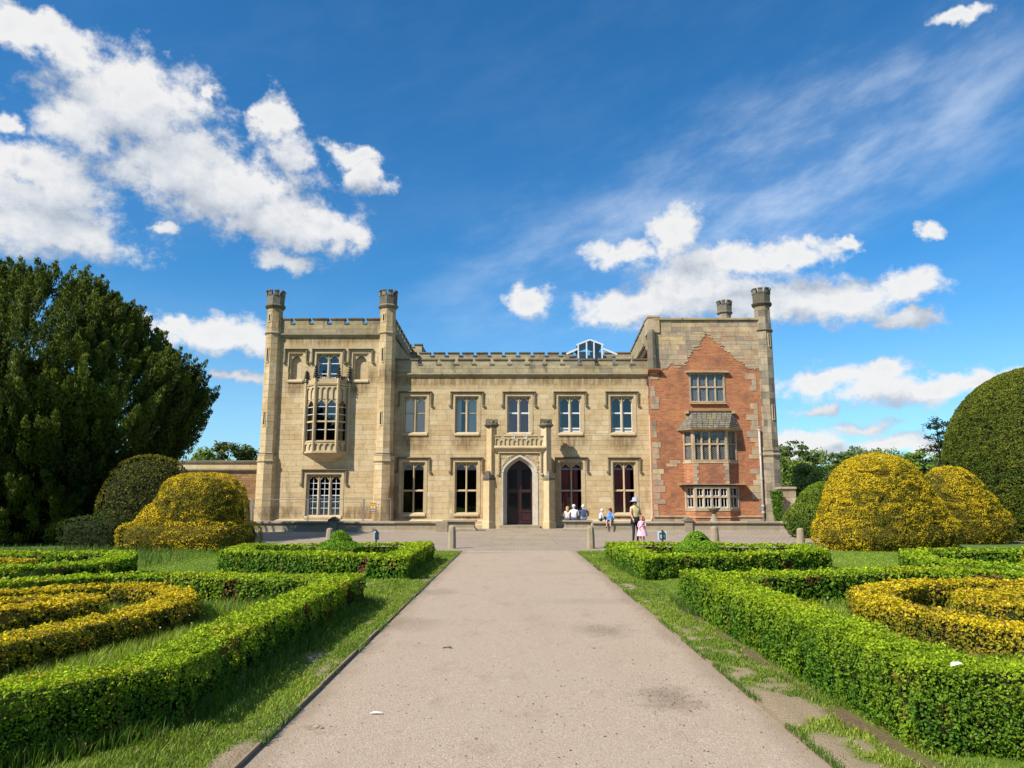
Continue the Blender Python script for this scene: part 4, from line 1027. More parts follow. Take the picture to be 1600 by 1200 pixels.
# mullioned windows
def mullioned(x0, x1, z0, z1, n, Y, zt, parent, lattice=True, bars=False, fr=.10, mw=.10, T=None):
    b = (T or MB)(); b.box(x0, x0 + fr, Y, Y + .22, z0, z1); b.box(x1 - fr, x1, Y, Y + .22, z0, z1); b.box(x0 + fr, x1 - fr, Y + .002, Y + .22, z1 - fr, z1); b.box(x0 + fr, x1 - fr, Y - .03, Y + .22, z0, z0 + fr * .9)
    fin = (lambda q: q.fix()) if T else (lambda q: q)
    win = fin(b).build('window', M['grey'], parent); lw = (x1 - x0 - 2 * fr - (n - 1) * mw) / n
    sub = win if parent is castle else parent
    for i in range(1, n):
        q = (T or MB)(); a = x0 + fr + i * (lw + mw) - mw; q.slab([(a + .025, Y + .02), (a + mw - .025, Y + .02), (a + mw, Y + .09), (a + mw, Y + .2), (a, Y + .2), (a, Y + .09)], z0 + fr * .9, z1 - fr); fin(q).build('mullion', M['grey'], sub)
    for i in range(n):
        a = x0 + fr + i * (lw + mw)
        q = (T or MB)(); q.box(a, a + lw, Y + .03, Y + .19, zt - .05, zt + .05); fin(q).build('transom', M['grey'], sub)
        for za, zb in ((z0 + fr * .9, zt - .05), (zt + .05, z1 - fr)):
            q = (T or MB)(); q.box(a, a + lw, Y + .13, Y + .136, za, zb); fin(q).build('pane', M['glass'], sub)
            q = (T or MB)()
            if lattice:
                s_ = .14; W_, H_ = lw, zb - za; t_ = .011
                for sg in (1, -1):
                    k_ = -int(H_ / s_) - 1
                    while k_ * s_ < W_ + H_:
                        # line x = k*s + sg*z clipped to the pane
                        pts = []
                        for zz in (0, H_): pts.append((k_ * s_ + (zz if sg > 0 else H_ - zz), zz))
                        (xa, z_a), (xb, z_b) = pts
                        if xa > xb: (xa, z_a), (xb, z_b) = (xb, z_b), (xa, z_a)
                        if xb > 0 and xa < W_:
                            if xa < 0: z_a += (z_b - z_a) * (-xa) / (xb - xa); xa = 0
                            if xb > W_: z_b = z_a + (z_b - z_a) * (W_ - xa) / (xb - xa); xb = W_
                            if xb - xa > .01: q.poly([(a + xa, za + z_a - t_), (a + xb, za + z_b - t_), (a + xb, za + z_b + t_), (a + xa, za + z_a + t_)] if True else [], Y + .118 + (.004 if sg > 0 else 0), Y + .127 + (.002 if sg > 0 else 0))
                        k_ += 1
                fin(q).build('leading', M['leadcame'], sub)
            elif bars:
                q.box(a + lw / 2 - .015, a + lw / 2 + .015, Y + .10, Y + .125, za, zb); q.box(a, a + .03, Y + .1, Y + .125, za, zb); q.box(a + lw - .03, a + lw, Y + .1, Y + .125, za, zb); q.box(a + .031, a + lw - .031, Y + .1, Y + .125, za, za + .04); fin(q).build('glazing_bar', M['bar'], sub)
    return win
w1 = bw[0]; w1o = mullioned(w1[0], w1[1], w1[2], w1[3], 4, YW - .02, zW(605), castle)
b = MB(); b.prism([(YW + .03, w1[3]), (YW - .2, w1[3]), (YW - .22, w1[3] + .06), (YW + .03, w1[3] + .14)], w1[0] - .2, w1[1] + .25); b.build('hood_mould', M['grey'], w1o)
b = MB(); b.prism([(YW + .2, w1[2] - .1), (YW - .14, w1[2] - .1), (YW - .14, w1[2] - .03), (YW + .2, w1[2] - .001)], w1[0] - .02, w1[1] + .02); b.build('sill', M['grey'], w1o)
def bay():
    Yb = YW - .55; X = lambda px, py=720: FX(px, py, Yb)
    XW_ = lambda px, py=720: FX(px, py, YW)
    xb, xc = X(1083.5), X(1137.5); xa, xd = XW_(1068), XW_(1153); zz = lambda py: FZ(py, YW - .4)
    def lp(off): return [(xa - off, YW + .02), (xb - off * .4, Yb - off), (xc + off * .4, Yb - off), (xd + off, YW + .02)]
    def bandm(mb, off, za, zb, off2=None):
        lo, hi = lp(off), lp(off if off2 is None else off2)
        mb.add([(x, y, za) for x, y in lo] + [(x, y, zb) for x, y in hi], [(3, 2, 1, 0), (4, 5, 6, 7), (0, 1, 5, 4), (1, 2, 6, 5), (2, 3, 7, 6), (3, 0, 4, 7)])
    b = MB(); bandm(b, 0, zz(757), zz(723)); root = b.build('bay_window', M['brick'], castle)
    b = MB(); bandm(b, .0, -.2, zz(808)); bandm(b, -.01, zz(808), zz(797)); b.build('bay_base', M['brick'], root)
    b = MB(); bandm(b, .05, zz(809), zz(807)); bandm(b, .04, zz(724), zz(721.5)); bandm(b, .05, zz(758), zz(756)); b.prism([(YW + .03, zz(758)), (Yb - .12, zz(758)), (Yb - .14, zz(757)), (YW + .03, zz(755.4))], xa - .35, xd + .35); bandm(b, .03, zz(798.5), zz(796)); b.build('hood_mould', M['grey'], root)
    for s in (0, 1):                        # stone angles of the brick apron
        for j in range(6):
            q = MB(); z0 = zz(756.5) + j * .21; x = xb if s == 0 else xc; w = (.2, .3)[j % 2]; x0_, x1_ = (x - .03, x + w) if s == 0 else (x - w, x + .03); q.box(x0_, x1_, Yb - .025, Yb + .1, z0 + .006, z0 + .204); q.build('quoin', M['grey'], root)
    for z0, z1, zt, lat in ((zz(721.4), zz(671.5), zz(694), True), (zz(795.9), zz(760), zz(776.5), False)):
        for si, ((A, B), n) in enumerate((((lp(0)[0], lp(0)[1]), 1), ((lp(0)[1], lp(0)[2]), 4), ((lp(0)[2], lp(0)[3]), 1))):
            A = Vector(A); B = Vector(B); d = B - A; L = d.length; d.normalize(); nn = Vector((d.y, -d.x))
            class T(MB):
                def fix(s_, A=A, d=d, nn=nn): s_.v = [((A + d * x - nn * y).x, (A + d * x - nn * y).y, z_) for x, y, z_ in s_.v]; return s_
            mullioned(0, L, z0, z1, n, 0, zt, root, lat, not lat, fr=.13, mw=.12, T=T)
    # stone slate roof, in courses
    b = MB(); rz0, rz1 = zz(670.5), zz(645)
    lo = lp(.28); hi = [(XW_(1077, 645), YW + .02), (XW_(1080, 645), YW - .14), (XW_(1143, 645), YW - .14), (XW_(1146, 645), YW + .02)]
    rc = 7; rr = random.Random(5)
    def lerp2(t): return [(a[0] + (c[0] - a[0]) * t, a[1] + (c[1] - a[1]) * t) for a, c in zip(lo, hi)]
    core = MB(); core.add([(x, y, rz0) for x, y in lo] + [(x, y, rz1) for x, y in hi], [(3, 2, 1, 0), (4, 5, 6, 7), (0, 1, 5, 4), (1, 2, 6, 5), (2, 3, 7, 6)]); rf = core.build('roof', M['slate'], root)
    for j in range(rc):
        p0, p1 = lerp2(j / rc - (.03 if j == 0 else 0)), lerp2((j + 1) / rc); za, zb = rz0 + (rz1 - rz0) * j / rc, rz0 + (rz1 - rz0) * (j + 1) / rc
        for s in range(3):
            A0, B0, A1, B1 = p0[s], p0[s + 1], p1[s], p1[s + 1]; L = math.hypot(B0[0] - A0[0], B0[1] - A0[1]); n = max(1, int(L / .3))
            for i in range(n):
                t0, t1 = i / n + .01, (i + 1) / n - .01; lerp = lambda P, Q, t: (P[0] + (Q[0] - P[0]) * t, P[1] + (Q[1] - P[1]) * t)
                a, c, e, f_ = lerp(A0, B0, t0), lerp(A0, B0, t1), lerp(A1, B1, t1), lerp(A1, B1, t0); h = rr.uniform(.03, .06)
                b.add([(*a, za), (*c, za), (*e, zb), (*f_, zb), (a[0], a[1] - .03, za + h), (c[0], c[1] - .03, za + h), (e[0], e[1] - .01, zb + .03), (f_[0], f_[1] - .01, zb + .03)], [(0, 3, 2, 1), (4, 5, 6, 7), (0, 1, 5, 4), (1, 2, 6, 5), (2, 3, 7, 6), (3, 0, 4, 7)])
    tag(b.build('slate', M['slate'], root), kind='stuff')
    b = MB(); bandm(b, .33, zz(672), zz(670.6), .36); bandm(b, .12, zz(673.4), zz(672)); b.build('eaves', M['grey'], root)
    b = MB(); b.prism([(YW + .03, zz(641.5)), (YW - .22, zz(642)), (YW - .24, zz(640.5)), (YW + .03, zz(639.5))], XW_(1074, 640), XW_(1141, 640))
    b.box(XW_(1076, 643), XW_(1140, 643), YW - .12, YW + .03, zz(645), zz(642))
    for px in (1070, 1142): b.box(XW_(px, 645), XW_(px, 645) + .2, YW - .22, YW + .03, zz(645.5), zz(641.6))
    b.build('cresting', M['weather'], root)
bay()
# right turret, rear chimney turret
trx = xW(1201, 640)
zR = lambda py: FZ(py, YW)
turret(trx, YW + .25, [(-.3, .72), (zR(813), .72), (zR(811), .66), (zR(711), .62), (zR(699), .56), (zR(517), .53), (zR(478), .49)],
       [(-67.5, zR(541), zR(524), .54), (-67.5, zR(655), zR(635), .56)], M['turretgrey'],
       [(zR(711), .72, .26, M['turretgrey']), (zR(704), .66, .22, M['turretgrey']), (zR(516.5), .62, .2, M['sooty']), (zR(475), .66, .24, M['sooty'])], (zR(474) + .05, zR(451), .57), stone_h=.42)
Yq = 50.; ctx = FX(1132, 485, Yq)
turret(ctx, Yq, [(FZ(510, Yq), .44), (FZ(492, Yq), .44)], [], M['turretgrey'], [(FZ(489.5, Yq), .56, .2, M['sooty'])], (FZ(488.5, Yq), FZ(471.5, Yq), .52), name='chimney_turret')
b = MB(); b.box(rx0 + .3, rx1 - .3, YB - .4, YB, -.3, rtop - .3); b.box(rx1 - .4, rx1 + .1, YW + .55, YB, -.3, rtop - .15); b.build('side_wall', M['grey'], castle)
b = MB(); b.slab([(rx0, YW + .6), (rx0 + .55, YW + .6), (rx0 + 1.1, YB), (rx0 + .6, YB)], -.3, FZ(563, YC)); b.build('side_wall', M['sand'], castle)
b = MB(); b.box(rx0 + .6, rx1 - .4, YW + .56, YB - .4, rtop - 1.0, rtop - .6); b.build('roof', M['roof'], castle)
b = MB(); b.slab([(rx0 + .4, YW + .8), (rx0 + .7, YW + .8), (rx0 + 1.1, YB), (rx0 + .8, YB)], FZ(563, YC), rtop - 1.5); b.build('side_wall', M['brick'], castle)
b = MB(); b.box(rx0 + .66, rx1 - .41, YW + .56, YB - .41, 4.0, 4.2); b.box(rx0 + .66, rx1 - .41, YW + .56, YB - .41, 7.6, 7.9); 
for za, zb in ((.1, 3.99), (4.21, 7.59), (7.91, rtop - 1.01)): b.box(rx0 + .66, rx1 - .41, YW + 2.5, YW + 2.6, za, zb)
b.build('interior', M['darkvoid'], castle)
rp = side_parapet(rx0 - .02, rx0 + .62, YW + 1.3, YB, rtop - 1.35, rtop - .45, rtop + .02, 1.15, M['weather'], 0, 1)
b = MB(); b.tube([(rx0 + .12, YW + 1.3, rtop - 1.65), (rx0 + .72, YB, rtop - 1.65)], .12, 6); b.build('gutter', M['pipegrey'], castle)
# downpipes
def pipe(pts, r, mat, collars, hopper=None, label=None):
    b = MB(); b.tube(pts, r, 8); p = b.build('downpipe', mat, castle, True)
    for z in collars:
        x, y = pts[0][0], pts[0][1]
        for a, c in zip(pts[:-1], pts[1:]):
            if c[2] <= z <= a[2]: t = (a[2] - z) / max(1e-6, a[2] - c[2]); x = a[0] + (c[0] - a[0]) * t; y = a[1] + (c[1] - a[1]) * t
        q = MB(); q.ring(x, y, [(r + .03, z - .06), (r + .03, z + .06)], 8); q.build('collar', mat, p)
    if hopper:
        q = MB(); x, y, z = hopper; q.slab([(x - .14, y - .14), (x + .14, y - .14), (x + .14, y + .14), (x - .14, y + .14)], z, z + .3); q.ring(x, y, [(.06, z - .22), (.17, z - .001)], 8); q.build('hopper', M['iron'], p)
    if label: p['label'] = label
    return p
xp = FX(1014.5, 640, YC) ; yp = YC - .14
pipe([(xp, yp, FZ(592, YC)), (xp, yp, FZ(648, YC))], .06, M['iron'], [FZ(620, YC)], (xp, yp, FZ(600, YC)))
pipe([(xp, yp, FZ(648.5, YC)), (xp, yp, FZ(806, YC)), (xp - .12, yp - .05, FZ(812, YC)), (xp - .12, yp - .05, .1)], .055, M['pipewhite'], [FZ(690, YC), FZ(735, YC), FZ(780, YC)], None, 'pale painted downpipe')
xq = xW(1187.5, 720); yq = YW - .12
pipe([(xq, yq, zW(671)), (xq, yq, .1)], .065, M['pipewhite'], [zW(672), zW(709), zW(748), zW(790), zW(800)], None, 'pale painted downpipe')
flush_stones()

# ------------------------------------------------------------------ low walls, plinth benches, far garden walls
def low_wall(x0, x1, label):
    root = empty('low_wall', ((x0 + x1) / 2, 40, 0)); tag(root, label, 'wall'); root.location = (0, 0, 0)
    Y0 = 40.0; zt = FZ(818.5, Y0); x = x0; rr = random.Random(int(x0 * 7))
    while x < x1 - .02:
        L = min(rr.uniform(1.6, 2.4), x1 - x)
        if x1 - x - L < .5: L = x1 - x
        b = MB(); b.prism([(Y0 - .08, -.05), (Y0 + .4, -.05), (Y0 + .4, zt), (Y0, zt), (Y0 - .02, .1)], x + .006, x + L - .006); b.build('block', M['kerbstone'], root)
        b = MB(); zz = zt + rr.uniform(0, .012); b.prism([(Y0 - .09, zz + .004), (Y0 + .5, zz + .004), (Y0 + .5, zz + .09), (Y0 + .1, zz + .13), (Y0 - .07, zz + .11), (Y0 - .11, zz + .06)], x + .004, x + L - .004); b.build('coping_stone', M['kerbstone'], root)
        x += L
    return root
Yw = 40.0
lwL = low_wall(FX(372, 825, Yw), FX(698, 825, Yw), 'low stone kerb wall with coping in front of the left tower')
lwR = low_wall(FX(926, 825, Yw), FX(1236, 825, Yw), 'low stone kerb wall with coping in front of the brick wing')
def wall_post(px, root):
    x = FX(px, 820, Yw); b = MB(); z1 = FZ(814.5, Yw); b.box(x - .2, x + .2, Yw - .12, Yw + .42, -.05, z1 - .001)
    o = b.build('post', M['kerbstone'], root)
    b = MB(); b.poly([(x - .26, z1), (x + .26, z1), (x + .26, z1 + .07), (x, z1 + .24), (x - .26, z1 + .07)], Yw - .18, Yw + .5); b.build('gabled_cap', M['sooty'], o)
wall_post(520.5, lwL); wall_post(1075.5, lwR)
b = MB(); x = FX(691, 825, Yw); b.box(x - .32, x + .3, Yw - .25, Yw + .4, 0, FZ(815, Yw)); o = b.build('end_block', M['kerbstone'], lwL)
def plinth_bench(p0, p1, label):
    Yp = 41.2; x0, x1 = FX(p0, 820, Yp), FX(p1, 820, Yp); zt = FZ(813, Yp); b = MB()
    root = empty('stone_plinth', (0, 0, 0)); tag(root, label, 'plinth', 'stone plinths either side of the porch')
    def st(z0, z1, o0, o1, name):
        b = MB(); lo = [(x0 - o0, Yp - o0), (x1 + o0, Yp - o0), (x1 + o0, Yp + 1.0 + o0), (x0 - o0, Yp + 1.0 + o0)]; hi = [(x0 - o1, Yp - o1), (x1 + o1, Yp - o1), (x1 + o1, Yp + 1.0 + o1), (x0 - o1, Yp + 1.0 + o1)]
        b.add([(*p, z0) for p in lo] + [(*p, z1) for p in hi], [(3, 2, 1, 0), (4, 5, 6, 7), (0, 1, 5, 4), (1, 2, 6, 5), (2, 3, 7, 6), (3, 0, 4, 7)]); return b.build(name, M['kerbstone'], root)
    st(0, .07, .12, .12, 'footing'); st(.071, .18, .08, 0, 'body'); st(.181, zt - .13, -.01, -.01, 'body'); st(zt - .129, zt - .07, 0, .09, 'cap'); st(zt - .069, zt, .11, .10, 'cap')
    return zt
pbz = plinth_bench(694, 741, 'empty square stone plinth with moulded top left of the porch')
pbz = plinth_bench(883.5, 924, 'square stone plinth with moulded top that three people sit on')
def garden_wall():
    Y = 47.5; x0, x1 = FX(255, 760, Y), FX(402, 760, Y); z1 = FZ(719, Y); zs = FZ(736, Y)
    root = empty('garden_wall', (0, 0, 0)); tag(root, 'tall brick garden wall with a stone parapet joining the left tower', 'wall')
    m_b = stone_mat('brown_brick', [(.30, .17, .085), (.36, .22, .11), (.27, .14, .07), (.40, .28, .16)], .3, (.16, .10, .06)); b = MB()
    b.box(x0, x1, Y + .03, Y + .5, 0, zs); b.build('wall', M['mortar'], root)
    b = MB(); z = .1; rr = random.Random(2)
    while z < zs - .1:
        x = x0 - rr.random() * .3
        while x < x1:
            w = rr.choice((.24, .36, .5)); a, c = max(x, x0), min(x + w, x1); 
            if c - a > .05: b.box(a + .006, c - .006, Y + rr.uniform(-.004, .006), Y + .06, z + .006, z + .134)
            x += w
        z += .14
    tag(b.build('brick', m_b, root), kind='stuff')
    string_course(x0, x1, zs + .1, .22, Y, .16, M['sooty'], root)
    x = x0
    while x < x1 - .1:
        w = min(rr.uniform(.9, 1.4), x1 - x); b = MB(); b.box(x + .006, x + w - .006, Y + .02, Y + .45, zs + .15, z1 - .16); b.build('stone', M['sand'], root)
        b = MB(); b.prism([(Y - .08, z1 - .158), (Y + .55, z1 - .158), (Y + .55, z1 - .06), (Y + .2, z1), (Y - .08, z1 - .05)], x + .006, x + w - .006); b.build('coping_stone', M['sooty'], root); x += w
    b = MB(); bx, bz = F(367, 752, Y); b.box(bx - .12, bx + .16, Y - .25, Y, bz - .1, bz + .15); b.build('lamp_box', M['iron'], root)
garden_wall()
def gate_pier():
    Y = 42.5; root = empty('gate_pier', (0, 0, 0)); tag(root, 'grey stone gate pier and wall stub right of the brick wing', 'gate pier')
    x0, x1, z1 = FX(1222, 790, Y), FX(1245, 790, Y), FZ(760, Y); rr = random.Random(8)
    z = 0
    while z < z1 - .2:
        h = min(rr.uniform(.3, .42), z1 - .12 - z)
        for a, c in ((x0, x0 + (x1 - x0) * .52), (x0 + (x1 - x0) * .52, x1)):
            b = MB(); b.box(a + .006, c - .006, Y + rr.uniform(0, .02), Y + .6, z + .006, z + h - .006); b.build('stone', M['grey'], root)
        z += h
    b = MB(); b.prism([(Y - .08, z1 - .14), (Y + .7, z1 - .14), (Y + .7, z1 - .04), (Y - .08, z1 - .02)], x0 - .08, x1 + .02); b.build('cap', M['grey'], root)
    return root
gate_pier()

# ------------------------------------------------------------------ vegetation
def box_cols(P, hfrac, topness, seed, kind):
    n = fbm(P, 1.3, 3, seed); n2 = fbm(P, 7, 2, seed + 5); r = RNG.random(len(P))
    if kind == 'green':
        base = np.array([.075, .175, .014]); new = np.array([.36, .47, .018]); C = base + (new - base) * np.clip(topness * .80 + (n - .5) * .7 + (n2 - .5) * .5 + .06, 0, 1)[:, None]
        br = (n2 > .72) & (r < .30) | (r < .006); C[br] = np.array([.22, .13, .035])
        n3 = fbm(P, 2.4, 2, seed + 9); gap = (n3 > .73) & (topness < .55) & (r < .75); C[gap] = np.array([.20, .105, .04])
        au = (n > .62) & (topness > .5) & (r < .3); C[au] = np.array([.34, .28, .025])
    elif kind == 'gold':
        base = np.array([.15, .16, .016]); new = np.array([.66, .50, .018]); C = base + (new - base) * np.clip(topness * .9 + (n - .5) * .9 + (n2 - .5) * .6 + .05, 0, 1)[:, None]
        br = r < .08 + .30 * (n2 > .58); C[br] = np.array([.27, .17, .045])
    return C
def hedge(name, label, path, w, h, closed=False, kind='green', group=None, cat='hedge', leaf=.0165, cover=2.4, wob=.03):
    P = [Vector((x, y)) for x, y in path]; n = len(P); Ls = []; Rs = []
    for i in range(n):
        d0 = (P[i] - P[i - 1]).normalized() if (i > 0 or closed) else None; d1 = (P[(i + 1) % n] - P[i]).normalized() if (i < n - 1 or closed) else None
        d0 = d0 or d1; d1 = d1 or d0; m = (d0 + d1).normalized(); nn = Vector((-m.y, m.x)); k_ = 1 / max(.5, nn.dot(Vector((-d0.y, d0.x))))
        Ls.append(P[i] + nn * w / 2 * k_); Rs.append(P[i] - nn * w / 2 * k_)
    segs = [(i, (i + 1) % n) for i in range(n if closed else n - 1)]
    core = MB(); ins = .09
    for i, j in segs:
        q = []
        for (A, B) in ((Ls[i], Rs[i]), (Ls[j], Rs[j])):
            c = (A + B) / 2; q.append((c + (A - c) * (1 - 2 * ins / w), c + (B - c) * (1 - 2 * ins / w)))
        core.slab([(q[0][1].x, q[0][1].y), (q[1][1].x, q[1][1].y), (q[1][0].x, q[1][0].y), (q[0][0].x, q[0][0].y)], 0, h - ins)
    pts, nor, top, hf = [], [], [], []
    def emit(A, B, C, D, N, tp):              # bilinear patch A-B (bottom/left) C-D
        area = ((B - A).length + (D - C).length) / 2 * ((C - A).length + (D - B).length) / 2
        mid = (A + B + C + D) / 4; dist = max(3.5, (mid - Vector(CAMP)).length); lf = max(leaf, .0040 * dist)
        if (Vector(CAMP) - mid).normalized().dot(N) < -.25: return
        cnt = int(area * cover / (lf * lf * .5)); 
        if cnt < 1: return
        u = RNG.random(cnt)[:, None]; v = RNG.random(cnt)[:, None]
        a, b, c, d = (np.array(t) for t in (A, B, C, D))
        p = (a * (1 - u) + b * u) * (1 - v) + (c * (1 - u) + d * u) * v
        pts.append(p); nor.append(np.repeat(np.array(N)[None], cnt, 0)); top.append(np.full(cnt, tp)); hf.append(np.full(cnt, lf))
    V3 = lambda p, z: Vector((p.x, p.y, z))
    for i, j in segs:
        L = (P[j] - P[i]).length; m = max(1, int(L / .8))
        for s in range(m):
            t0, t1 = s / m, (s + 1) / m; la, lb = Ls[i].lerp(Ls[j], t0), Ls[i].lerp(Ls[j], t1); ra, rb = Rs[i].lerp(Rs[j], t0), Rs[i].lerp(Rs[j], t1)
            nl = Vector((-(lb - la).y, (lb - la).x, 0)).normalized()
            emit(V3(la, 0), V3(lb, 0), V3(la, h), V3(lb, h), nl, 0); emit(V3(ra, 0), V3(rb, 0), V3(ra, h), V3(rb, h), -nl, 0); emit(V3(la, h), V3(lb, h), V3(ra, h), V3(rb, h), Vector((0, 0, 1)), 1)
    if not closed:
        for e, s in ((0, 1), (n - 1, -1)):
            d = ((P[1] - P[0]) if e == 0 else (P[-2] - P[-1])).normalized(); emit(V3(Ls[e], 0), V3(Rs[e], 0), V3(Ls[e], h), V3(Rs[e], h), Vector((-d.x, -d.y, 0)), 0)
    Pt = np.concatenate(pts); N = np.concatenate(nor); tp = np.concatenate(top); lf = np.concatenate(hf)
    # clumpy surface: bumps, rounded top edges, holes
    cl = fbm(Pt, 6.5, 2, 4); cl2 = fbm(Pt, 17, 2, 8)
    big = fbm(Pt, 1.5, 2, 14)
    off = (cl - .5) * .10 + (cl2 - .5) * .06 + (big - .5) * 1.2 * wob + RNG.normal(size=len(Pt)) * .010
    side = tp < .5; rnd_ = np.clip((Pt[:, 2] - (h - .10)) / .10, 0, 1)
    gp = fbm(Pt, 2.4, 2, 30); off = off - np.where(side & (gp > .69), np.clip(gp - .69, 0, .15) * .55, 0)
    off = np.where(side, off - .022 * rnd_ ** 2 - .03 * np.clip(1 - Pt[:, 2] / .10, 0, 1), off)
    N2 = nrm(N + side[:, None] * np.array([0, 0, .8]) * rnd_[:, None] + np.array([0, 0, .15]))
    Pt = Pt + N * off[:, None]
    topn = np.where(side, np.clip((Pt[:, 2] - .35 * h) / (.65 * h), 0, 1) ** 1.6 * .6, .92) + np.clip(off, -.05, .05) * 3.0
    keep = (Pt[:, 2] > .005)
    Pt, N2, topn, lf = Pt[keep], N2[keep], topn[keep], lf[keep]
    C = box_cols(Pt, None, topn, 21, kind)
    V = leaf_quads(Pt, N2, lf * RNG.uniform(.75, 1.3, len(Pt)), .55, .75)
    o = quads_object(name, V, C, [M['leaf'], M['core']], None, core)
    tag(o, label, cat, group); return o
HG = 'clipped box hedges of the parterre'
hedge('box_hedge', 'long green box hedge bordering the path on the left, turning the near corner', [(-5.6, 3.1), (-4.2, 4.15), (-2.72, 5.72), (-2.70, 9), (-2.68, 12.35)], .50, .48, group=HG)
hedge('box_hedge', 'long green box hedge right of the path, brown gaps in its near corner', [(5.6, 4.5), (4.2, 5.1), (2.98, 5.42), (2.93, 9), (2.95, 12.3)], .56, .56, group=HG)
hedge('box_hedge', 'green box hedge at the back of the left golden scroll, running out left', [(-2.98, 12.25), (-4.5, 12.35), (-5.8, 12.75), (-6.7, 12.5), (-7.9, 11.4), (-9.3, 9.6)], .5, .45, group=HG)
hedge('box_hedge', 'green box hedge at the back of the right golden scroll, running out right', [(3.28, 12.2), (5.3, 12.7), (7.2, 13.4), (8.5, 12.4), (9.8, 10.9)], .5, .48, group=HG)
hedge('box_hedge', 'closed four sided box hedge round a small dome, left of the path', [(-2.55, 16.15), (-6.7, 17.9), (-7.0, 20.0), (-2.55, 20.8)], .55, .49, True, group=HG)
hedge('box_hedge', 'closed four sided box hedge round a small dome, right of the path', [(2.95, 16.15), (7.25, 18.1), (7.6, 20.2), (2.85, 21.0)], .55, .48, True, group=HG)
hedge('box_hedge', 'green box hedge corner in front of the great dark yew', [(-11.5, 11.6), (-9.3, 13.4), (-8.15, 14.55), (-8.25, 15.6), (-9.0, 17.3), (-12, 17.3), (-17, 16.8)], .55, .48, group=HG)
hedge('box_hedge', 'green box hedge corner in front of the right golden domes', [(11.4, 12.1), (9.6, 13.8), (8.35, 14.95), (8.7, 16.3), (9.6, 18.2), (12, 18.5), (17.5, 18.6)], .55, .48, group=HG)
GG = 'golden scroll hedges inside the parterre'
hedge('golden_hedge', 'bright yellow curved hedge forming the outer scroll on the left', [(-5.6, 5.5), (-4.95, 6.6), (-4.75, 7.6), (-4.58, 8.5), (-4.42, 9.4), (-4.50, 10.2), (-4.95, 11.1), (-5.6, 11.6), (-6.3, 11.6), (-7.4, 10.9), (-8.3, 9.8)], .45, .38, kind='gold', group=GG, leaf=.0225)
hedge('golden_hedge', 'inner yellow and bronze hedge curl inside the left scroll', [(-7.9, 9.0), (-6.7, 9.15), (-5.95, 9.75), (-5.8, 10.25), (-6.3, 10.55), (-7.0, 10.1)], .45, .36, kind='gold', group=GG, leaf=.028)
hedge('golden_hedge', 'bright yellow curved hedge forming the outer scroll on the right', [(5.9, 5.9), (5.15, 7.1), (4.92, 7.9), (4.72, 8.6), (4.62, 9.6), (5.0, 10.7), (6.1, 11.75), (7.3, 12.0), (8.5, 11.5), (9.4, 10.5)], .52, .42, kind='gold', group=GG, leaf=.0225)
hedge('golden_hedge', 'inner bronze tipped hedge block inside the right scroll', [(6.0, 9.2), (6.1, 9.9), (6.6, 10.6), (7.6, 10.4), (7.9, 9.4)], .75, .42, kind='gold', group=GG, leaf=.028)
hedge('golden_hedge', 'low yellow hedge inside the far left box hedge corner', [(-10.0, 15.5), (-11.3, 15.9), (-14, 15.6)], .6, .44, kind='gold', group=GG, leaf=.03)
hedge('golden_hedge', 'low yellow hedge inside the far right box hedge corner', [(11.4, 16.6), (12.6, 16.9), (15, 16.5)], .6, .42, kind='gold', group=GG, leaf=.03)

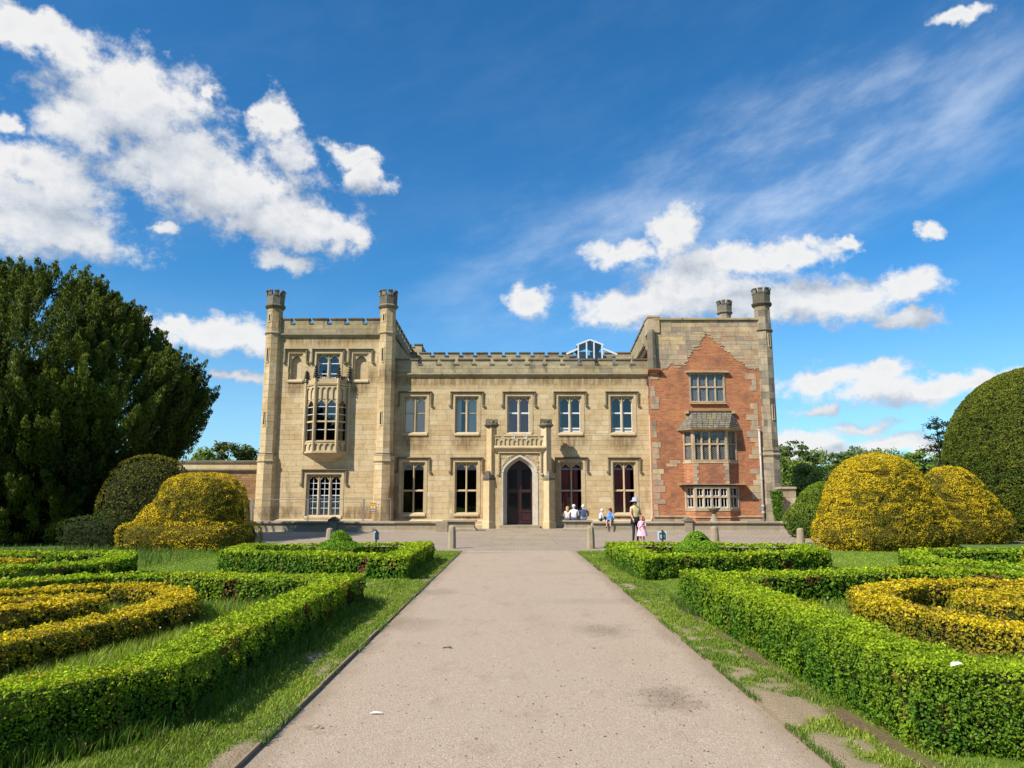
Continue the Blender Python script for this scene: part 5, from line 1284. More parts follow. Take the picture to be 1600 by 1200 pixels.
def topiary(name, label, parts, kind, cat='topiary', group=None, leaf=.06, cover=2.0, col=None, rough=.06, gold=0, jit=.9):
    """parts: (cx, cy, cz, rx, ry, rz, p) superellipsoids, union surface covered in clipped yew sprays"""
    P, N = [], []; core = MB()
    for pi, (cx, cy, cz, rx, ry, rz, p) in enumerate(parts):
        area = 4 * math.pi * ((rx * ry) ** 1.6 / 3 + (rx * rz) ** 1.6 / 3 + (ry * rz) ** 1.6 / 3) ** (1 / 1.6)
        n = int(area * cover / (leaf * leaf * .5)); d = nrm(RNG.normal(size=(n, 3)))
        t = (np.abs(d[:, 0] / rx) ** p + np.abs(d[:, 1] / ry) ** p + np.abs(d[:, 2] / rz) ** p) ** (-1 / p)
        q = d * t[:, None]; g = np.sign(q) * np.abs(q / np.array([rx, ry, rz])) ** (p - 1) / np.array([rx, ry, rz])
        # even out the density of the ray sampling
        wgt = t * t / np.maximum(.15, (nrm(g) * d).sum(1)); keep = RNG.random(n) < np.clip(wgt / np.quantile(wgt, .9), 0, 1)
        q = q[keep]; g = nrm(g[keep]); q = q + np.array([cx, cy, cz]); ok = q[:, 2] > .02
        for pj, (ax, ay, az, sx, sy, sz, pp) in enumerate(parts):
            if pj != pi: ok &= (np.abs((q[:, 0] - ax) / sx) ** pp + np.abs((q[:, 1] - ay) / sy) ** pp + np.abs((q[:, 2] - az) / sz) ** pp) > .97
        q, g = q[ok], g[ok]; fc = facing(q, g) > -.3; P.append(q[fc]); N.append(g[fc])
        b = MB(); b.ball((0, 0, 0), 1, 28, 18)
        vs = []
        for x, y, z in b.v:
            tt = (abs(x / rx) ** p + abs(y / ry) ** p + abs(z / rz) ** p) ** (-1 / p); ti = tt - min(.17, .16 * tt); vs.append((cx + x * ti, cy + y * ti, max(0, cz + z * ti)))
        core.add(vs, b.f)
    P = np.concatenate(P); N = np.concatenate(N)
    n1 = fbm(P, .8, 3, 31); n2 = fbm(P * np.array([1, 1, 1.9]), 4.2, 3, 37); n3 = fbm(P * np.array([1, 1, .35]), 1.1, 2, 41)
    holes = fbm(P, 3.0, 2, 43)
    off = (n1 - .5) * rough * 1.8 + (n2 - .5) * rough * 2.6 + RNG.normal(size=len(P)) * rough * .25 - np.where(holes > .63, (holes - .63) * .95, 0) * (N[:, 2] < .6)
    P = P + N * off[:, None]
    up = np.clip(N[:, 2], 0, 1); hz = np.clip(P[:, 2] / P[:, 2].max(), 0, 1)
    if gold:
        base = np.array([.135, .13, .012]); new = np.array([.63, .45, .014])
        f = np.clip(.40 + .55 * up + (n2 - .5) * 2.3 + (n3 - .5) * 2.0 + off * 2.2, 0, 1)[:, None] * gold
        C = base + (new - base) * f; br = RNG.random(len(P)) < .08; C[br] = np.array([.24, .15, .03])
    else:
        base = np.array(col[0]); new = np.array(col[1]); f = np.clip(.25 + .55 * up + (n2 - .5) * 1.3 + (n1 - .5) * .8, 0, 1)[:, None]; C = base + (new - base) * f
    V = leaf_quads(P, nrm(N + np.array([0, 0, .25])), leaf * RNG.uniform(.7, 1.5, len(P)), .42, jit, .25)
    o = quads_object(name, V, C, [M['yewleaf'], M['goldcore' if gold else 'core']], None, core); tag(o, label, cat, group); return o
def at(px, py, Y): x, z = F(px, py, Y); return x, z
GT = 'golden yew topiary domes'
DG = ((.020, .040, .008), (.055, .085, .012))
# left group
x, z = at(316, 739, 25.6); topiary('golden_topiary', 'golden yew topiary with a dome on a wide skirt beside the left tower', [(x + .02, 25.7, .9, 1.50, 1.45, z - .9, 2.7), (FX(297, 850, 25.4), 25.5, .42, 2.12, 1.7, .60, 3.8), (x - .80, 25.4, .7, 1.15, 1.2, 1.05, 2.2)], 'gold', group=GT, leaf=.052, cover=2.6, gold=1, jit=.7)
x, z = at(236, 711, 27.6); topiary('yew_topiary', 'dark green clipped yew dome in the shade of the great yew', [(x, 27.6, 1.1, 1.72, 1.2, z - 1.1, 2.3)], 'green', leaf=.075, col=((.035, .05, .008), (.19, .165, .015)))
x0, z0 = at(150, 820, 25.5); topiary('yew_hedge', 'low dark flat topped yew block left of the golden skirted topiary', [(x0, 25.8, .4, 1.15, .9, .68, 5)], 'green', 'hedge', leaf=.065, col=DG)
# right group
x, z = at(1368, 709, 26); topiary('golden_topiary', 'large golden yew beehive dome right of the brick wing', [(x - .08, 25.9, 1.35, 1.80, 1.6, z - 1.35, 2.05), (x + .0, 25.9, 1.0, 2.10, 1.7, 1.5, 2.05), (x + .06, 25.9, .55, 2.42, 1.75, 1.0, 2.2)], 'gold', group=GT, leaf=.052, cover=2.6, gold=1, jit=.7)
x, z = at(1486, 730, 29.6); topiary('golden_topiary', 'smaller golden yew dome half hidden behind the beehive dome', [(x - .05, 29.7, 1.2, 1.42, 1.1, z - 1.2, 2.1), (x + .12, 29.7, 1.0, 1.68, 1.2, 1.4, 2.1), (x + .3, 29.7, .6, 1.92, 1.25, 1.05, 2.2)], 'gold', group=GT, leaf=.056, cover=2.6, gold=1, jit=.7)
x, z = at(1668, 564, 31.4); topiary('yew_topiary', 'huge green clipped yew dome at the right edge', [(x + .12, 32.6, 2.9, 4.45, 4.0, z - 2.9, 2.3)], 'green', leaf=.085, cover=3.4, col=((.055, .088, .010), (.18, .19, .018)))
x, z = at(1282, 752, 34); topiary('yew_topiary', 'small smooth green yew mound between the gate pier and the golden beehive', [(x + .35, 34.2, 1.0, 1.5, 1.4, z - 1.0, 2.0), (x - .35, 34.0, .7, 1.35, 1.3, .95, 2.1)], 'green', leaf=.08, cover=3, col=((.07, .125, .012), (.18, .25, .018)), rough=.04)
# little box domes in the corner beds
for px, s, side in ((531, -1, 'left'), (1089, 1, 'right')):
    xc, _ = at(px, 850, 18.9); topiary('box_dome', 'small pointed green box dome in the corner bed %s of the path' % side, [(xc, 18.9, .30, .62, .62, .42, 2.0), (xc, 18.9, .55, .34, .34, .36, 1.7)], 'green', leaf=.05, cover=5, col=((.10, .21, .016), (.22, .38, .022)), rough=.03, group='small box domes')
# ivy on the gate pier
def ivy():
    Y = 42.3; pts = []
    for i in range(2600):
        px = RNG.normal(1211, 5.5); py = RNG.uniform(767, 815); t = (py - 767) / 48; px += 3 * t
        if abs(px - 1212 - 3 * t) > 9 - 5 * t * t: continue
        x, z = F(px, py, Y); pts.append((x, Y - RNG.uniform(0, .25), z))
    P = np.array(pts); N = np.repeat([[-.3, -1, .3]], len(P), 0); C = np.array([.06, .13, .014]) + RNG.random((len(P), 1)) * np.array([.07, .10, .01])
    core = MB(); x0, z0 = F(1209, 772, Y + .1); x1, z1 = F(1216, 808, Y + .1); core.slab([(x0, Y), (x0 + .35, Y), (x0 + .35, Y + .15), (x0, Y + .15)], z1, z0)
    o = quads_object('ivy', leaf_quads(P, nrm(N), .12, .8, .7), C, [M['leaf'], M['core']], None, core); tag(o, 'green climbing shrub on the foot of the grey turret by the gate pier', 'climbing plant')
ivy()

# ---- trees
def crown_tree(name, label, base, crowns, trunk_r, trunk_h, leaf, count, cols, cat='tree', group=None, mat='yewleaf', clump=.9, flat=1.0, limbs=7, upb=0.):
    bx, by = base; root = empty(name, (bx, by, 0)); tag(root, label, cat, group)
    rr = random.Random(int(bx * 13 + by)); t = MB(); top = max(c[2] for c in crowns)
    t.tube([(0, 0, -.2), (rr.uniform(-.1, .1), 0, trunk_h * .5), (rr.uniform(-.2, .2), rr.uniform(-.2, .2), top)], [trunk_r * 1.2, trunk_r * .85, trunk_r * .25], 9)
    for i in range(limbs):
        c = rr.choice(crowns); a = rr.uniform(0, 6.28); e = (c[0] + c[3] * .7 * math.cos(a), c[1] + c[4] * .7 * math.sin(a), c[2] + rr.uniform(-.2, .5) * c[5]); zs = rr.uniform(.4, .9) * min(trunk_h, top)
        t.tube([(0, 0, zs), (e[0] * .5, e[1] * .5, zs + (e[2] - zs) * .6), e], [trunk_r * .4, trunk_r * .22, trunk_r * .06], 6)
    t.build('trunk', M['bark'], root)
    P, N, T = [], [], []
    vol = [c[3] * c[4] * c[5] for c in crowns]; tot = sum(v ** .67 for v in vol)
    for c, v in zip(crowns, vol):
        n_cl = max(12, int(count / 55 * v ** .67 / tot)); d = nrm(RNG.normal(size=(n_cl, 3))); rad = RNG.uniform(.5, 1.0, n_cl) ** .6
        cc = d * rad[:, None] * np.array(c[3:6]) + np.array(c[:3]); sz = clump * RNG.uniform(.6, 1.25, n_cl)
        m = 55; q = nrm(RNG.normal(size=(n_cl, m, 3)).reshape(-1, 3)).reshape(n_cl, m, 3) * (RNG.random((n_cl, m, 1)) ** .5) * sz[:, None, None] * np.array([1, 1, .62 * flat + (.9 if upb else 0)])
        pp = (cc[:, None, :] + q).reshape(-1, 3); P.append(pp); N.append(nrm(q.reshape(-1, 3) + np.repeat(d, m, 0) * .4 * clump)); T.append(np.repeat(RNG.random(n_cl), m))
    P = np.concatenate(P); N = np.concatenate(N); T = np.concatenate(T)
    k_ = P[:, 2] > .2; P, N, T = P[k_], N[k_], T[k_]
    W = P + np.array([bx, by, 0]); f = np.clip(T * .7 + (fbm(W, .5, 2, 5) - .5) * .8 + RNG.normal(size=len(P)) * .12 + .1, 0, 1)[:, None]
    C = np.array(cols[0]) + (np.array(cols[1]) - np.array(cols[0])) * f
    o = quads_object('crown', leaf_quads(P, N, leaf * RNG.uniform(.6, 1.4, len(P)), .55, .8, upb), C, M[mat], root); o['kind'] = 'stuff'
    return root
def great_yew():
    bx, by = FX(22, 860, 30.5), 31.0; root = empty('yew_tree', (bx, by, 0)); tag(root, 'great dark spreading yew tree left of the castle', 'tree')
    t = MB(); rr = random.Random(3)
    for i in range(5): a = i * 1.26; t.tube([(.4 * math.cos(a), .4 * math.sin(a), -.2), (1.0 * math.cos(a), 1.0 * math.sin(a), 3), (2.6 * math.cos(a), 2.2 * math.sin(a), 7.2)], [.5, .35, .1], 8)
    for i in range(26): a = rr.uniform(0, 6.28); h = rr.uniform(1.5, 6); e = rr.uniform(3.5, 5.5); t.tube([(.5 * math.cos(a), .5 * math.sin(a), h), (e * .6 * math.cos(a), e * .6 * math.sin(a), h + 1.0), (e * math.cos(a), e * math.sin(a), h + 2.6)], [.14, .09, .03], 5)
    t.build('trunk', M['bark'], root)
    # silhouette radius by height, from the photograph
    H = 10.6; prof_z = np.array([0, .8, 2.0, 3.5, 5.0, 6.3, 7.6, 8.8, 9.9, 10.6]); prof_r = np.array([3.9, 4.3, 4.9, 6.0, 6.5, 5.9, 4.9, 3.6, 2.3, .9])
    n = 3500; zz = RNG.uniform(.1, H, n * 3); a = RNG.uniform(0, 2 * np.pi, n * 3); r0 = np.interp(zz, prof_z, prof_r)
    keep = RNG.random(n * 3) < r0 / 6.8; zz, a, r0 = zz[keep][:n], a[keep][:n], r0[keep][:n]
    dirs = np.stack([np.cos(a), np.sin(a), 0 * a], 1)
    lob = fbm(np.concatenate([dirs * 2.2, zz[:, None] * .0], 1)[:, :3] + np.array([5, 5, 0]) + np.stack([0 * zz, 0 * zz, zz * .22], 1), 1.3, 3, 77)
    rad = r0 * (RNG.uniform(.70, 1.0, len(zz)) ** .55) * (.76 + .46 * lob)
    B = dirs * rad[:, None] * np.array([1, .92, 1]) + np.stack([0 * zz, 0 * zz, zz], 1)
    vis = facing(B + np.array([bx, by, 0]), dirs) > -.55; B, dirs, zz, rad, r0 = B[vis], dirs[vis], zz[vis], rad[vis], r0[vis]
    P, N, T, S = [], [], [], []
    for i in range(len(B)):                   # each plume: a tapered upswept spray of needle clusters
        L = RNG.uniform(.7, 1.6) * (1.0 if zz[i] > 2 else .8); ax = nrm((dirs[i] * (.55 if zz[i] < 7.5 else .35) + np.array([0, 0, 1.0 if zz[i] > 2.2 else .35]) + RNG.normal(size=3) * .22)[None])[0]
        m = int(125 * L); tt = RNG.random(m) ** .8; w = .25 * (1 - tt) ** .6 * L ** .5 + .03
        rad_v = nrm(RNG.normal(size=(m, 3))); rad_v -= ax * (rad_v @ ax)[:, None]; rad_v = nrm(rad_v)
        P.append(B[i] + ax * (tt * L)[:, None] + rad_v * (w * RNG.random(m) ** .5)[:, None]); N.append(nrm(rad_v + ax * .5 + dirs[i] * .3)); T.append(np.full(m, RNG.random()) * .6 + tt * .4)
    P = np.concatenate(P); N = np.concatenate(N); T = np.concatenate(T)
    k_ = P[:, 2] > .03; P, N, T = P[k_], N[k_], T[k_]
    big = fbm(P + 40, .35, 3, 9); f = np.clip(T * .75 + (big - .5) * 1.6 + .12, 0, 1)[:, None]
    C = np.array([.030, .050, .010]) + (np.array([.150, .180, .024]) - np.array([.020, .036, .009])) * f
    o = quads_object('crown', leaf_quads(P, N, .17 * RNG.uniform(.6, 1.4, len(P)), .27, .6, 1.3), C, M['yewleaf'], root); o['kind'] = 'stuff'
    core = MB(); core.ring(0, 0, [(r * .50, z_ * .86) for z_, r in zip(prof_z[:-3], prof_r[:-3])] + [(1.0, 7.2), (.2, 7.6)], 14); core.build('inner_boughs', M['core'], root)
great_yew()
BG = 'trees behind the castle grounds'
MIDG = ((.075, .12, .018), (.24, .31, .05)); DKG = ((.040, .072, .018), (.13, .18, .038)); LTG = ((.14, .17, .04), (.32, .35, .09))
def far_tree(px, ptop, Y, wpx, label, cols, name='tree', dx=0., nl=5200, leaf=.42, flat=1.):
    x, z = F(px, ptop, Y); w = wpx / 2 / FPX * Y; h = z * .55
    cr = [(0, 0, z - h * .55, w * .85, w * .8, h * .55), (w * .45, .5, z * .45, w * .7, w * .6, z * .28), (-w * .45, -.4, z * .42, w * .7, w * .6, z * .3)]
    crown_tree(name, label, (x, Y), cr, max(.15, z * .025), z * .5, leaf, nl, cols, group=BG, clump=max(.7, w * .28), flat=flat)
far_tree(352, 684, 78, 66, 'light green round tree above the garden wall left of the castle', ((.07, .09, .015), (.17, .19, .03)), leaf=.30, nl=5200)
far_tree(318, 700, 74, 44, 'darker green tree at the left end above the garden wall', MIDG, leaf=.30)
far_tree(388, 697, 80, 40, 'dark green tree above the garden wall touching the left tower', DKG, leaf=.32)
far_tree(1236, 690, 95, 84, 'dark cedar crown just right of the grey turret', DKG, 'cedar_tree', flat=.45)
far_tree(1238, 716, 70, 75, 'mid green round tree behind the gate pier', MIDG, nl=4200, leaf=.34)
far_tree(1258, 724, 58, 44, 'pale grey green loose tree behind the small yew mound', LTG, leaf=.24)
far_tree(1305, 701, 96, 110, 'dark flat layered cedar behind the golden beehive', DKG, 'cedar_tree', nl=5000, flat=.5)
far_tree(1352, 699, 112, 110, 'broad dark green tree rising over the golden beehive', MIDG)
far_tree(1400, 704, 105, 80, 'mid green tree right of the golden beehive crown', MIDG)
far_tree(1432, 708, 98, 70, 'dull green tree at the foot of the tall conifer', MIDG)
far_tree(1500, 700, 100, 110, 'dark tree mostly hidden behind the huge yew dome', DKG)
far_tree(1278, 702, 118, 90, 'mid green tree between the two dark cedars', MIDG, nl=5000)
far_tree(1330, 700, 124, 100, 'dull green tree behind the crown of the golden beehive', DKG, nl=5000)
far_tree(1378, 703, 126, 100, 'rounded mid green tree right behind the golden beehive top', MIDG, nl=5000)
far_tree(1460, 706, 118, 90, 'dull green tree behind the trunk of the tall conifer', MIDG, nl=5000)
far_tree(1215, 690, 120, 60, 'distant dark tree partly hidden by the grey turret', DKG)
def conifer(px, ptop, Y, label, wid=1.):
    x, H = F(px, ptop, Y); root = empty('conifer_tree', (x, Y, 0)); tag(root, label, 'tree', 'ragged conifers behind the huge yew dome')
    t = MB(); t.tube([(0, 0, -.2), (.1, 0, H * .5), (.0, 0, H)], [.13, .10, .03], 8); P = []; N = []; rr = random.Random(int(px)); z = H * .25
    while z < H - .2:
        L = (2.6 - 1.9 * (z / H) ** 2) * rr.uniform(.55, 1.15) * wid; a = rr.uniform(0, 6.28); e = np.array([math.cos(a) * L, math.sin(a) * L, rr.uniform(-.1, .3)])
        t.tube([(0, 0, z), tuple(np.array([0, 0, z]) + e)], [.05, .015], 5); m = int(130 * L / 2)
        s = RNG.random(m) ** .7; P.append(np.array([0, 0, z]) + e * s[:, None] + RNG.normal(size=(m, 3)) * np.array([.22, .22, .09])); N.append(np.repeat([[0, 0, 1.]], m, 0)); z += rr.uniform(.10, .34)
    t.build('trunk', M['bark'], root); P = np.concatenate(P); N = np.concatenate(N)
    C = np.array([.02, .04, .016]) + RNG.random((len(P), 1)) * np.array([.035, .045, .02]); o = quads_object('crown', leaf_quads(P, N, .26, .45, .6), C, M['yewleaf'], root); o['kind'] = 'stuff'
conifer(1462, 654, 62, 'tall ragged conifer with tiered branches left of the huge yew dome'); conifer(1484, 657, 66, 'thinner ragged conifer touching the huge yew dome', .7)

def rear_wood():
    n = 26000; x = RNG.uniform(-75, 75, n); top = 10.5 + 5 * fbm(np.stack([x, 0 * x, 0 * x], 1), .11, 3, 3); z = top * RNG.random(n) ** .7; y = -52 + 3 * fbm(np.stack([x, z, 0 * x], 1), .25, 2, 4) + RNG.uniform(-1, 1, n)
    P = np.stack([x, y, z], 1); C = np.array([.02, .042, .01]) + RNG.random((n, 1)) * np.array([.05, .07, .015]); core = MB()
    for i in range(50): xa = -75 + i * 3; core.box(xa, xa + 3, -55, -53 + .4 * (i % 2), 0, 9.5 + 4 * random.random())
    tag(quads_object('wood', leaf_quads(P, np.repeat([[0, 1., .3]], n, 0), .8, .6, .8), C, [M['yewleaf'], M['core']], None, core), kind='stuff')
rear_wood()
# ---- grass
def blades(name, P, h, w, C, lean=.35):
    n = len(P); a = RNG.uniform(0, 6.283, n); d = np.stack([np.cos(a), np.sin(a), 0 * a], 1); sd = np.stack([-d[:, 1], d[:, 0], 0 * a], 1)
    ln = (RNG.normal(size=n) * lean)[:, None]; h = h[:, None]; w = np.broadcast_to(w, (n,))[:, None]
    up = np.array([0, 0, 1.]); tip = P + up * h * .96 + d * h * ln; mid = P + up * h * .52 + d * h * ln * .3
    V = np.stack([P - sd * w * .5, P + sd * w * .5, mid + sd * w * .42, tip], 1)
    V2 = np.stack([P - sd * w * .5, mid + sd * w * .42, tip, mid - sd * w * .42], 1)
    o = quads_object(name, np.concatenate([V2]), C, M['grassblade']); tag(o, kind='stuff'); return o
def poly_pts(n, x0, x1, y0, y1):
    # denser close to the viewer
    y = y0 * (y1 / y0) ** RNG.random(n); return np.stack([RNG.uniform(x0, x1, n), y, np.full(n, .012)], 1)
def gcol(P, lo, hi, seed=3): f = np.clip(fbm(P, .9, 3, seed) * 1.3 - .25 + RNG.normal(size=len(P)) * .22, 0, 1)[:, None]; C = np.array(lo) + (np.array(hi) - np.array(lo)) * f; dry = RNG.random(len(P)) < .07; C[dry] = np.array([.38, .31, .12]); return C
Ps = np.concatenate([poly_pts(52000, -2.75, PX0 - .01, 3.4, 24.6), poly_pts(52000, PX1 + .02, 2.85, 3.2, 24.6), poly_pts(9000, -3.6, PX0 - .1, 3.4, 6.0), poly_pts(16000, 2.8, 6.5, 3.2, 5.2), poly_pts(7000, 2.6, 7.5, 12.4, 17), poly_pts(7000, -7, -2.4, 12.6, 17)])
bm_ = bare_mask(Ps); sm_ = soil_mask(Ps); keep = (RNG.random(len(Ps)) > bm_ * .99) & (RNG.random(len(Ps)) > sm_ * 1.05); Ps = Ps[keep]
hh = (.022 + .030 * fbm(Ps, 2.2, 2, 6)) * RNG.uniform(.5, 1.35, len(Ps)) * np.clip(1.25 - bm_[keep], .3, 1); hh = hh * np.where((Ps[:, 0] < -2.2), 1.7, 1.0)
blades('grass', Ps, hh, .0045 + .0006 * Ps[:, 1], gcol(Ps, (.115, .20, .018), (.37, .43, .05)), .7)
def in_poly(P, poly):
    x, y = P[:, 0], P[:, 1]; r = np.zeros(len(P), bool); n = len(poly); j = n - 1
    for i in range(n):
        (xi, yi), (xj, yj) = poly[i], poly[j]; r ^= ((yi > y) != (yj > y)) & (x < (xj - xi) * (y - yi) / (yj - yi + 1e-12) + xi); j = i
    return r
Ql = poly_pts(130000, -11, -2.9, 4.6, 13.2); Ql = Ql[in_poly(Ql, [(-5.2, 3.6), (-2.9, 5.9), (-2.9, 12.1), (-6.5, 12.3), (-9, 9.8), (-9, 4)])]
Qr = poly_pts(130000, 3.1, 11, 4.8, 13.2); Qr = Qr[in_poly(Qr, [(5.0, 4.7), (3.2, 5.7), (3.2, 12.0), (7.2, 13.0), (9.6, 10.5), (9.5, 4.5)])]
Q = np.concatenate([Ql, Qr]); tall = fbm(Q, 1.1, 2, 8); hq = (.06 + .15 * np.clip(tall * 2 - .55, 0, 1)) * RNG.uniform(.5, 1.25, len(Q))
blades('long_grass', Q, hq, .006 + .0005 * Q[:, 1], gcol(Q, (.11, .20, .016), (.36, .44, .04), 13), .55)
Qf = np.concatenate([poly_pts(60000, -16, -2.9, 13, 24.8), poly_pts(60000, 3.1, 16.5, 13, 24.8)]); Qf = Qf[Qf[:, 1] > 12.8]
blades('mown_grass', Qf, RNG.uniform(.02, .05, len(Qf)), .016, gcol(Qf, (.13, .235, .015), (.33, .43, .035), 17), .6)
Qb = np.concatenate([poly_pts(22000, -17, -8.9, 14, 24.8), poly_pts(12000, 9.5, 17, 14.5, 18)]); blades('long_grass', Qb, RNG.uniform(.08, .30, len(Qb)), .012, gcol(Qb, (.06, .13, .012), (.16, .24, .03), 19), .4)
# foot of the hedges: tufts
tf = []
for (xa, ya), (xb, yb), n in (((-2.42, 5.8), (-2.40, 12.4), 5200), ((-2.5, 5.5), (-4.6, 3.6), 3500), ((-2.15, 16), (-2.1, 21), 1500), ((2.62, 16), (2.55, 21), 1800), ((2.7, 15.9), (7.4, 17.9), 2500), ((2.6, 11), (2.66, 12.6), 900)):
    t = RNG.random(n)[:, None]; tf.append(np.array([xa, ya, .012]) * (1 - t) + np.array([xb, yb, .012]) * t + RNG.normal(size=(n, 3)) * np.array([.06, .06, 0]))
for xe, sg in ((PX0, 1), (PX1, -1)):
    n = 5200; yy = 3.3 * (24 / 3.3) ** RNG.random(n); q = np.stack([xe - sg * np.abs(RNG.normal(size=n)) * .035 + sg * .02, yy, np.full(n, .012)], 1); q = q[fbm(q * np.array([0, 1, 0]), 1.8, 3, 44 + sg) > .50]; tf.append(q)
tf = np.concatenate(tf); blades('long_grass', tf, np.where(np.minimum(np.abs(tf[:, 0] - PX0), np.abs(tf[:, 0] - PX1)) < .15, RNG.uniform(.02, .07, len(tf)), RNG.uniform(.05, .19, len(tf))), .007, gcol(tf, (.06, .14, .012), (.15, .25, .03), 23), .5)
# small white daisies and buttercups
fp = poly_pts(420, -8, 9, 5, 20); fp = fp[(fp[:, 0] < -3.0) | (fp[:, 0] > 3.2)]; fp[:, 2] = RNG.uniform(.12, .26, len(fp))
V = leaf_quads(fp, np.repeat([[0, -.2, 1.]], len(fp), 0), .022, 1.0, .4); tag(quads_object('meadow_flowers', V, np.where(RNG.random((len(fp), 1)) < .75, np.array([[.75, .75, .68]]), np.array([[.7, .5, .03]])), M['grassblade']), kind='stuff')
# fallen leaves and clippings on the path and verges
fl = np.concatenate([poly_pts(150, -3.0, 3.2, 3.4, 20), np.stack([PX0 + np.abs(RNG.normal(size=90)) * .18, RNG.uniform(3.5, 16, 90), np.full(90, .012)], 1), np.stack([PX1 - np.abs(RNG.normal(size=90)) * .18, RNG.uniform(3.5, 16, 90), np.full(90, .012)], 1)]); fl[:, 2] = np.where((fl[:, 0] > PX0) & (fl[:, 0] < PX1), .009, .035)
tag(quads_object('fallen_leaves', leaf_quads(fl, np.repeat([[0, 0, 1.]], len(fl), 0), .022 * RNG.uniform(.5, 1.4, len(fl)), .55, .3), np.array([.16, .10, .04]) + RNG.random((len(fl), 1)) * np.array([.2, .16, .06]), M['grassblade']), kind='stuff')
# loose pebbles on the path
def pebbles():
    p = poly_pts(1300, PX0 + .02, PX1 - .02, 3.2, 14); c = []
    for px, py, s, n in ((1045, 1090, .22, 260), (945, 985, .3, 150), (880, 1150, .7, 120)): x, y = G(px, py); c.append(np.stack([RNG.normal(x, s, n), RNG.normal(y, s * 1.3, n), np.full(n, .012)], 1))
    p = np.concatenate([p] + c); p[:, 2] = .006; p = p[(p[:, 0] > PX0) & (p[:, 0] < PX1)]; r = RNG.gamma(3, .0009, len(p)) + .0012
    tet = np.array([[[1, 0, 0], [0, 1, 0], [-1, 0, .2], [0, 0, 1]], [[-1, 0, .2], [0, -1, 0], [1, 0, 0], [0, 0, 1]]]); n = len(p)
    V = (p[:, None, None, :] + tet[None] * r[:, None, None, None] * np.array([1.2, 1, .9])).reshape(-1, 4, 3); tone = np.repeat(RNG.uniform(.25, .5, n), 2)[:, None]
    tag(quads_object('gravel', V, tone * np.array([[1.0, .86, .74]]), M['pebble']), kind='stuff')
M['pebble'] = leaf_mat('pebble', 0., .9, .2); pebbles()

# ------------------------------------------------------------------ street furniture and small things
def bollard(px, py, ztop_px, wpx, label, round_=False):
    x, y = G(px, py); h = FZ(ztop_px, y, px); r = wpx / 2 / FPX * y; root = empty('bollard', (x, y, 0)); tag(root, label, 'bollard', 'stone bollards on the forecourt')
    n = 12 if round_ else 8; b = MB(); b.ring(0, 0, [(r * 1.04, -.05), (r * .98, h * .5), (r * .86, h * .88)], n, -67.5); b.build('shaft', M['bollard'], root)
    b = MB(); b.ring(0, 0, [(r * .86, h * .8801), (r * .8, h * .94), (r * .45, h)], n, -67.5); b.build('top', M['bollard'], root)
bollard(706, 857, 821, 13, 'octagonal stone bollard at the left end of the path'); bollard(923, 857, 822, 13, 'octagonal stone bollard at the right end of the path')
bollard(514.5, 851, 825, 11.5, 'stone bollard behind the left corner bed in front of the tower'); bollard(1117, 851, 822, 13.5, 'round stone bollard below the urn on the right', True); bollard(1251.5, 849, 825, 12, 'dark stone bollard beside the golden beehive dome', True)
def lectern_sign(px, label, wide, Y=23.6):
    x = FX(px, 838, Y); zt = FZ(830, Y, px); zb = FZ(843.5, Y, px); root = empty('information_sign', (x, Y, 0)); tag(root, label, 'sign', 'low information signs behind the corner beds')
    b = MB(); w = wide / 2 / FPX * Y; b.box(-w, w, .02, .05, zb, zt); b.build('panel', M['signback'], root)
    b = MB(); b.box(-.022, .022, -.03, .019, 0, zt + .04); b.build('post', M['darkpost'], root)
    for zz in (zb + .03, zt - .06): b = MB(); b.box(-w * .62, w * .62, -.003, .018, zz - .013, zz + .013); b.build('batten', M['darkpost'], root)
    b = MB(); b.box(-w * .68, -w * .63, -.004, .017, zb + .02, zt - .05); b.box(w * .63, w * .68, -.004, .017, zb + .02, zt - .05); b.build('batten', M['darkpost'], root)
lectern_sign(588, 'narrow pale sign on a dark post behind the left corner bed', 8); lectern_sign(1035, 'blue grey back of a low sign with dark battens by the right corner bed', 13.5)
def urn():
    Y = 42.2; x, _ = F(1116, 810, Y); root = empty('stone_urn', (x, Y, 0)); tag(root, 'dark stone bowl urn on a pale pedestal in front of the brick bay', 'urn')
    Z = lambda py: FZ(py, Y); b = MB(); b.ring(0, 0, [(.30, 0), (.28, Z(815)), (.2, Z(811)), (.13, Z(806)), (.13, Z(803))], 12); b.build('pedestal', M['kerbstone'], root)
    b = MB(); b.ring(0, 0, [(.10, Z(802.9)), (.16, Z(800)), (.28, Z(797)), (.36, Z(794.5)), (.36, Z(793.5)), (.3, Z(793.5)), (.1, Z(796))], 16); b.build('bowl', M['sooty'], root, True)
    b = MB(); b.ring(0, 0, [(.06, Z(796)), (.05, Z(792)), (.015, Z(789))], 8); b.build('finial', M['sooty'], root)
urn()
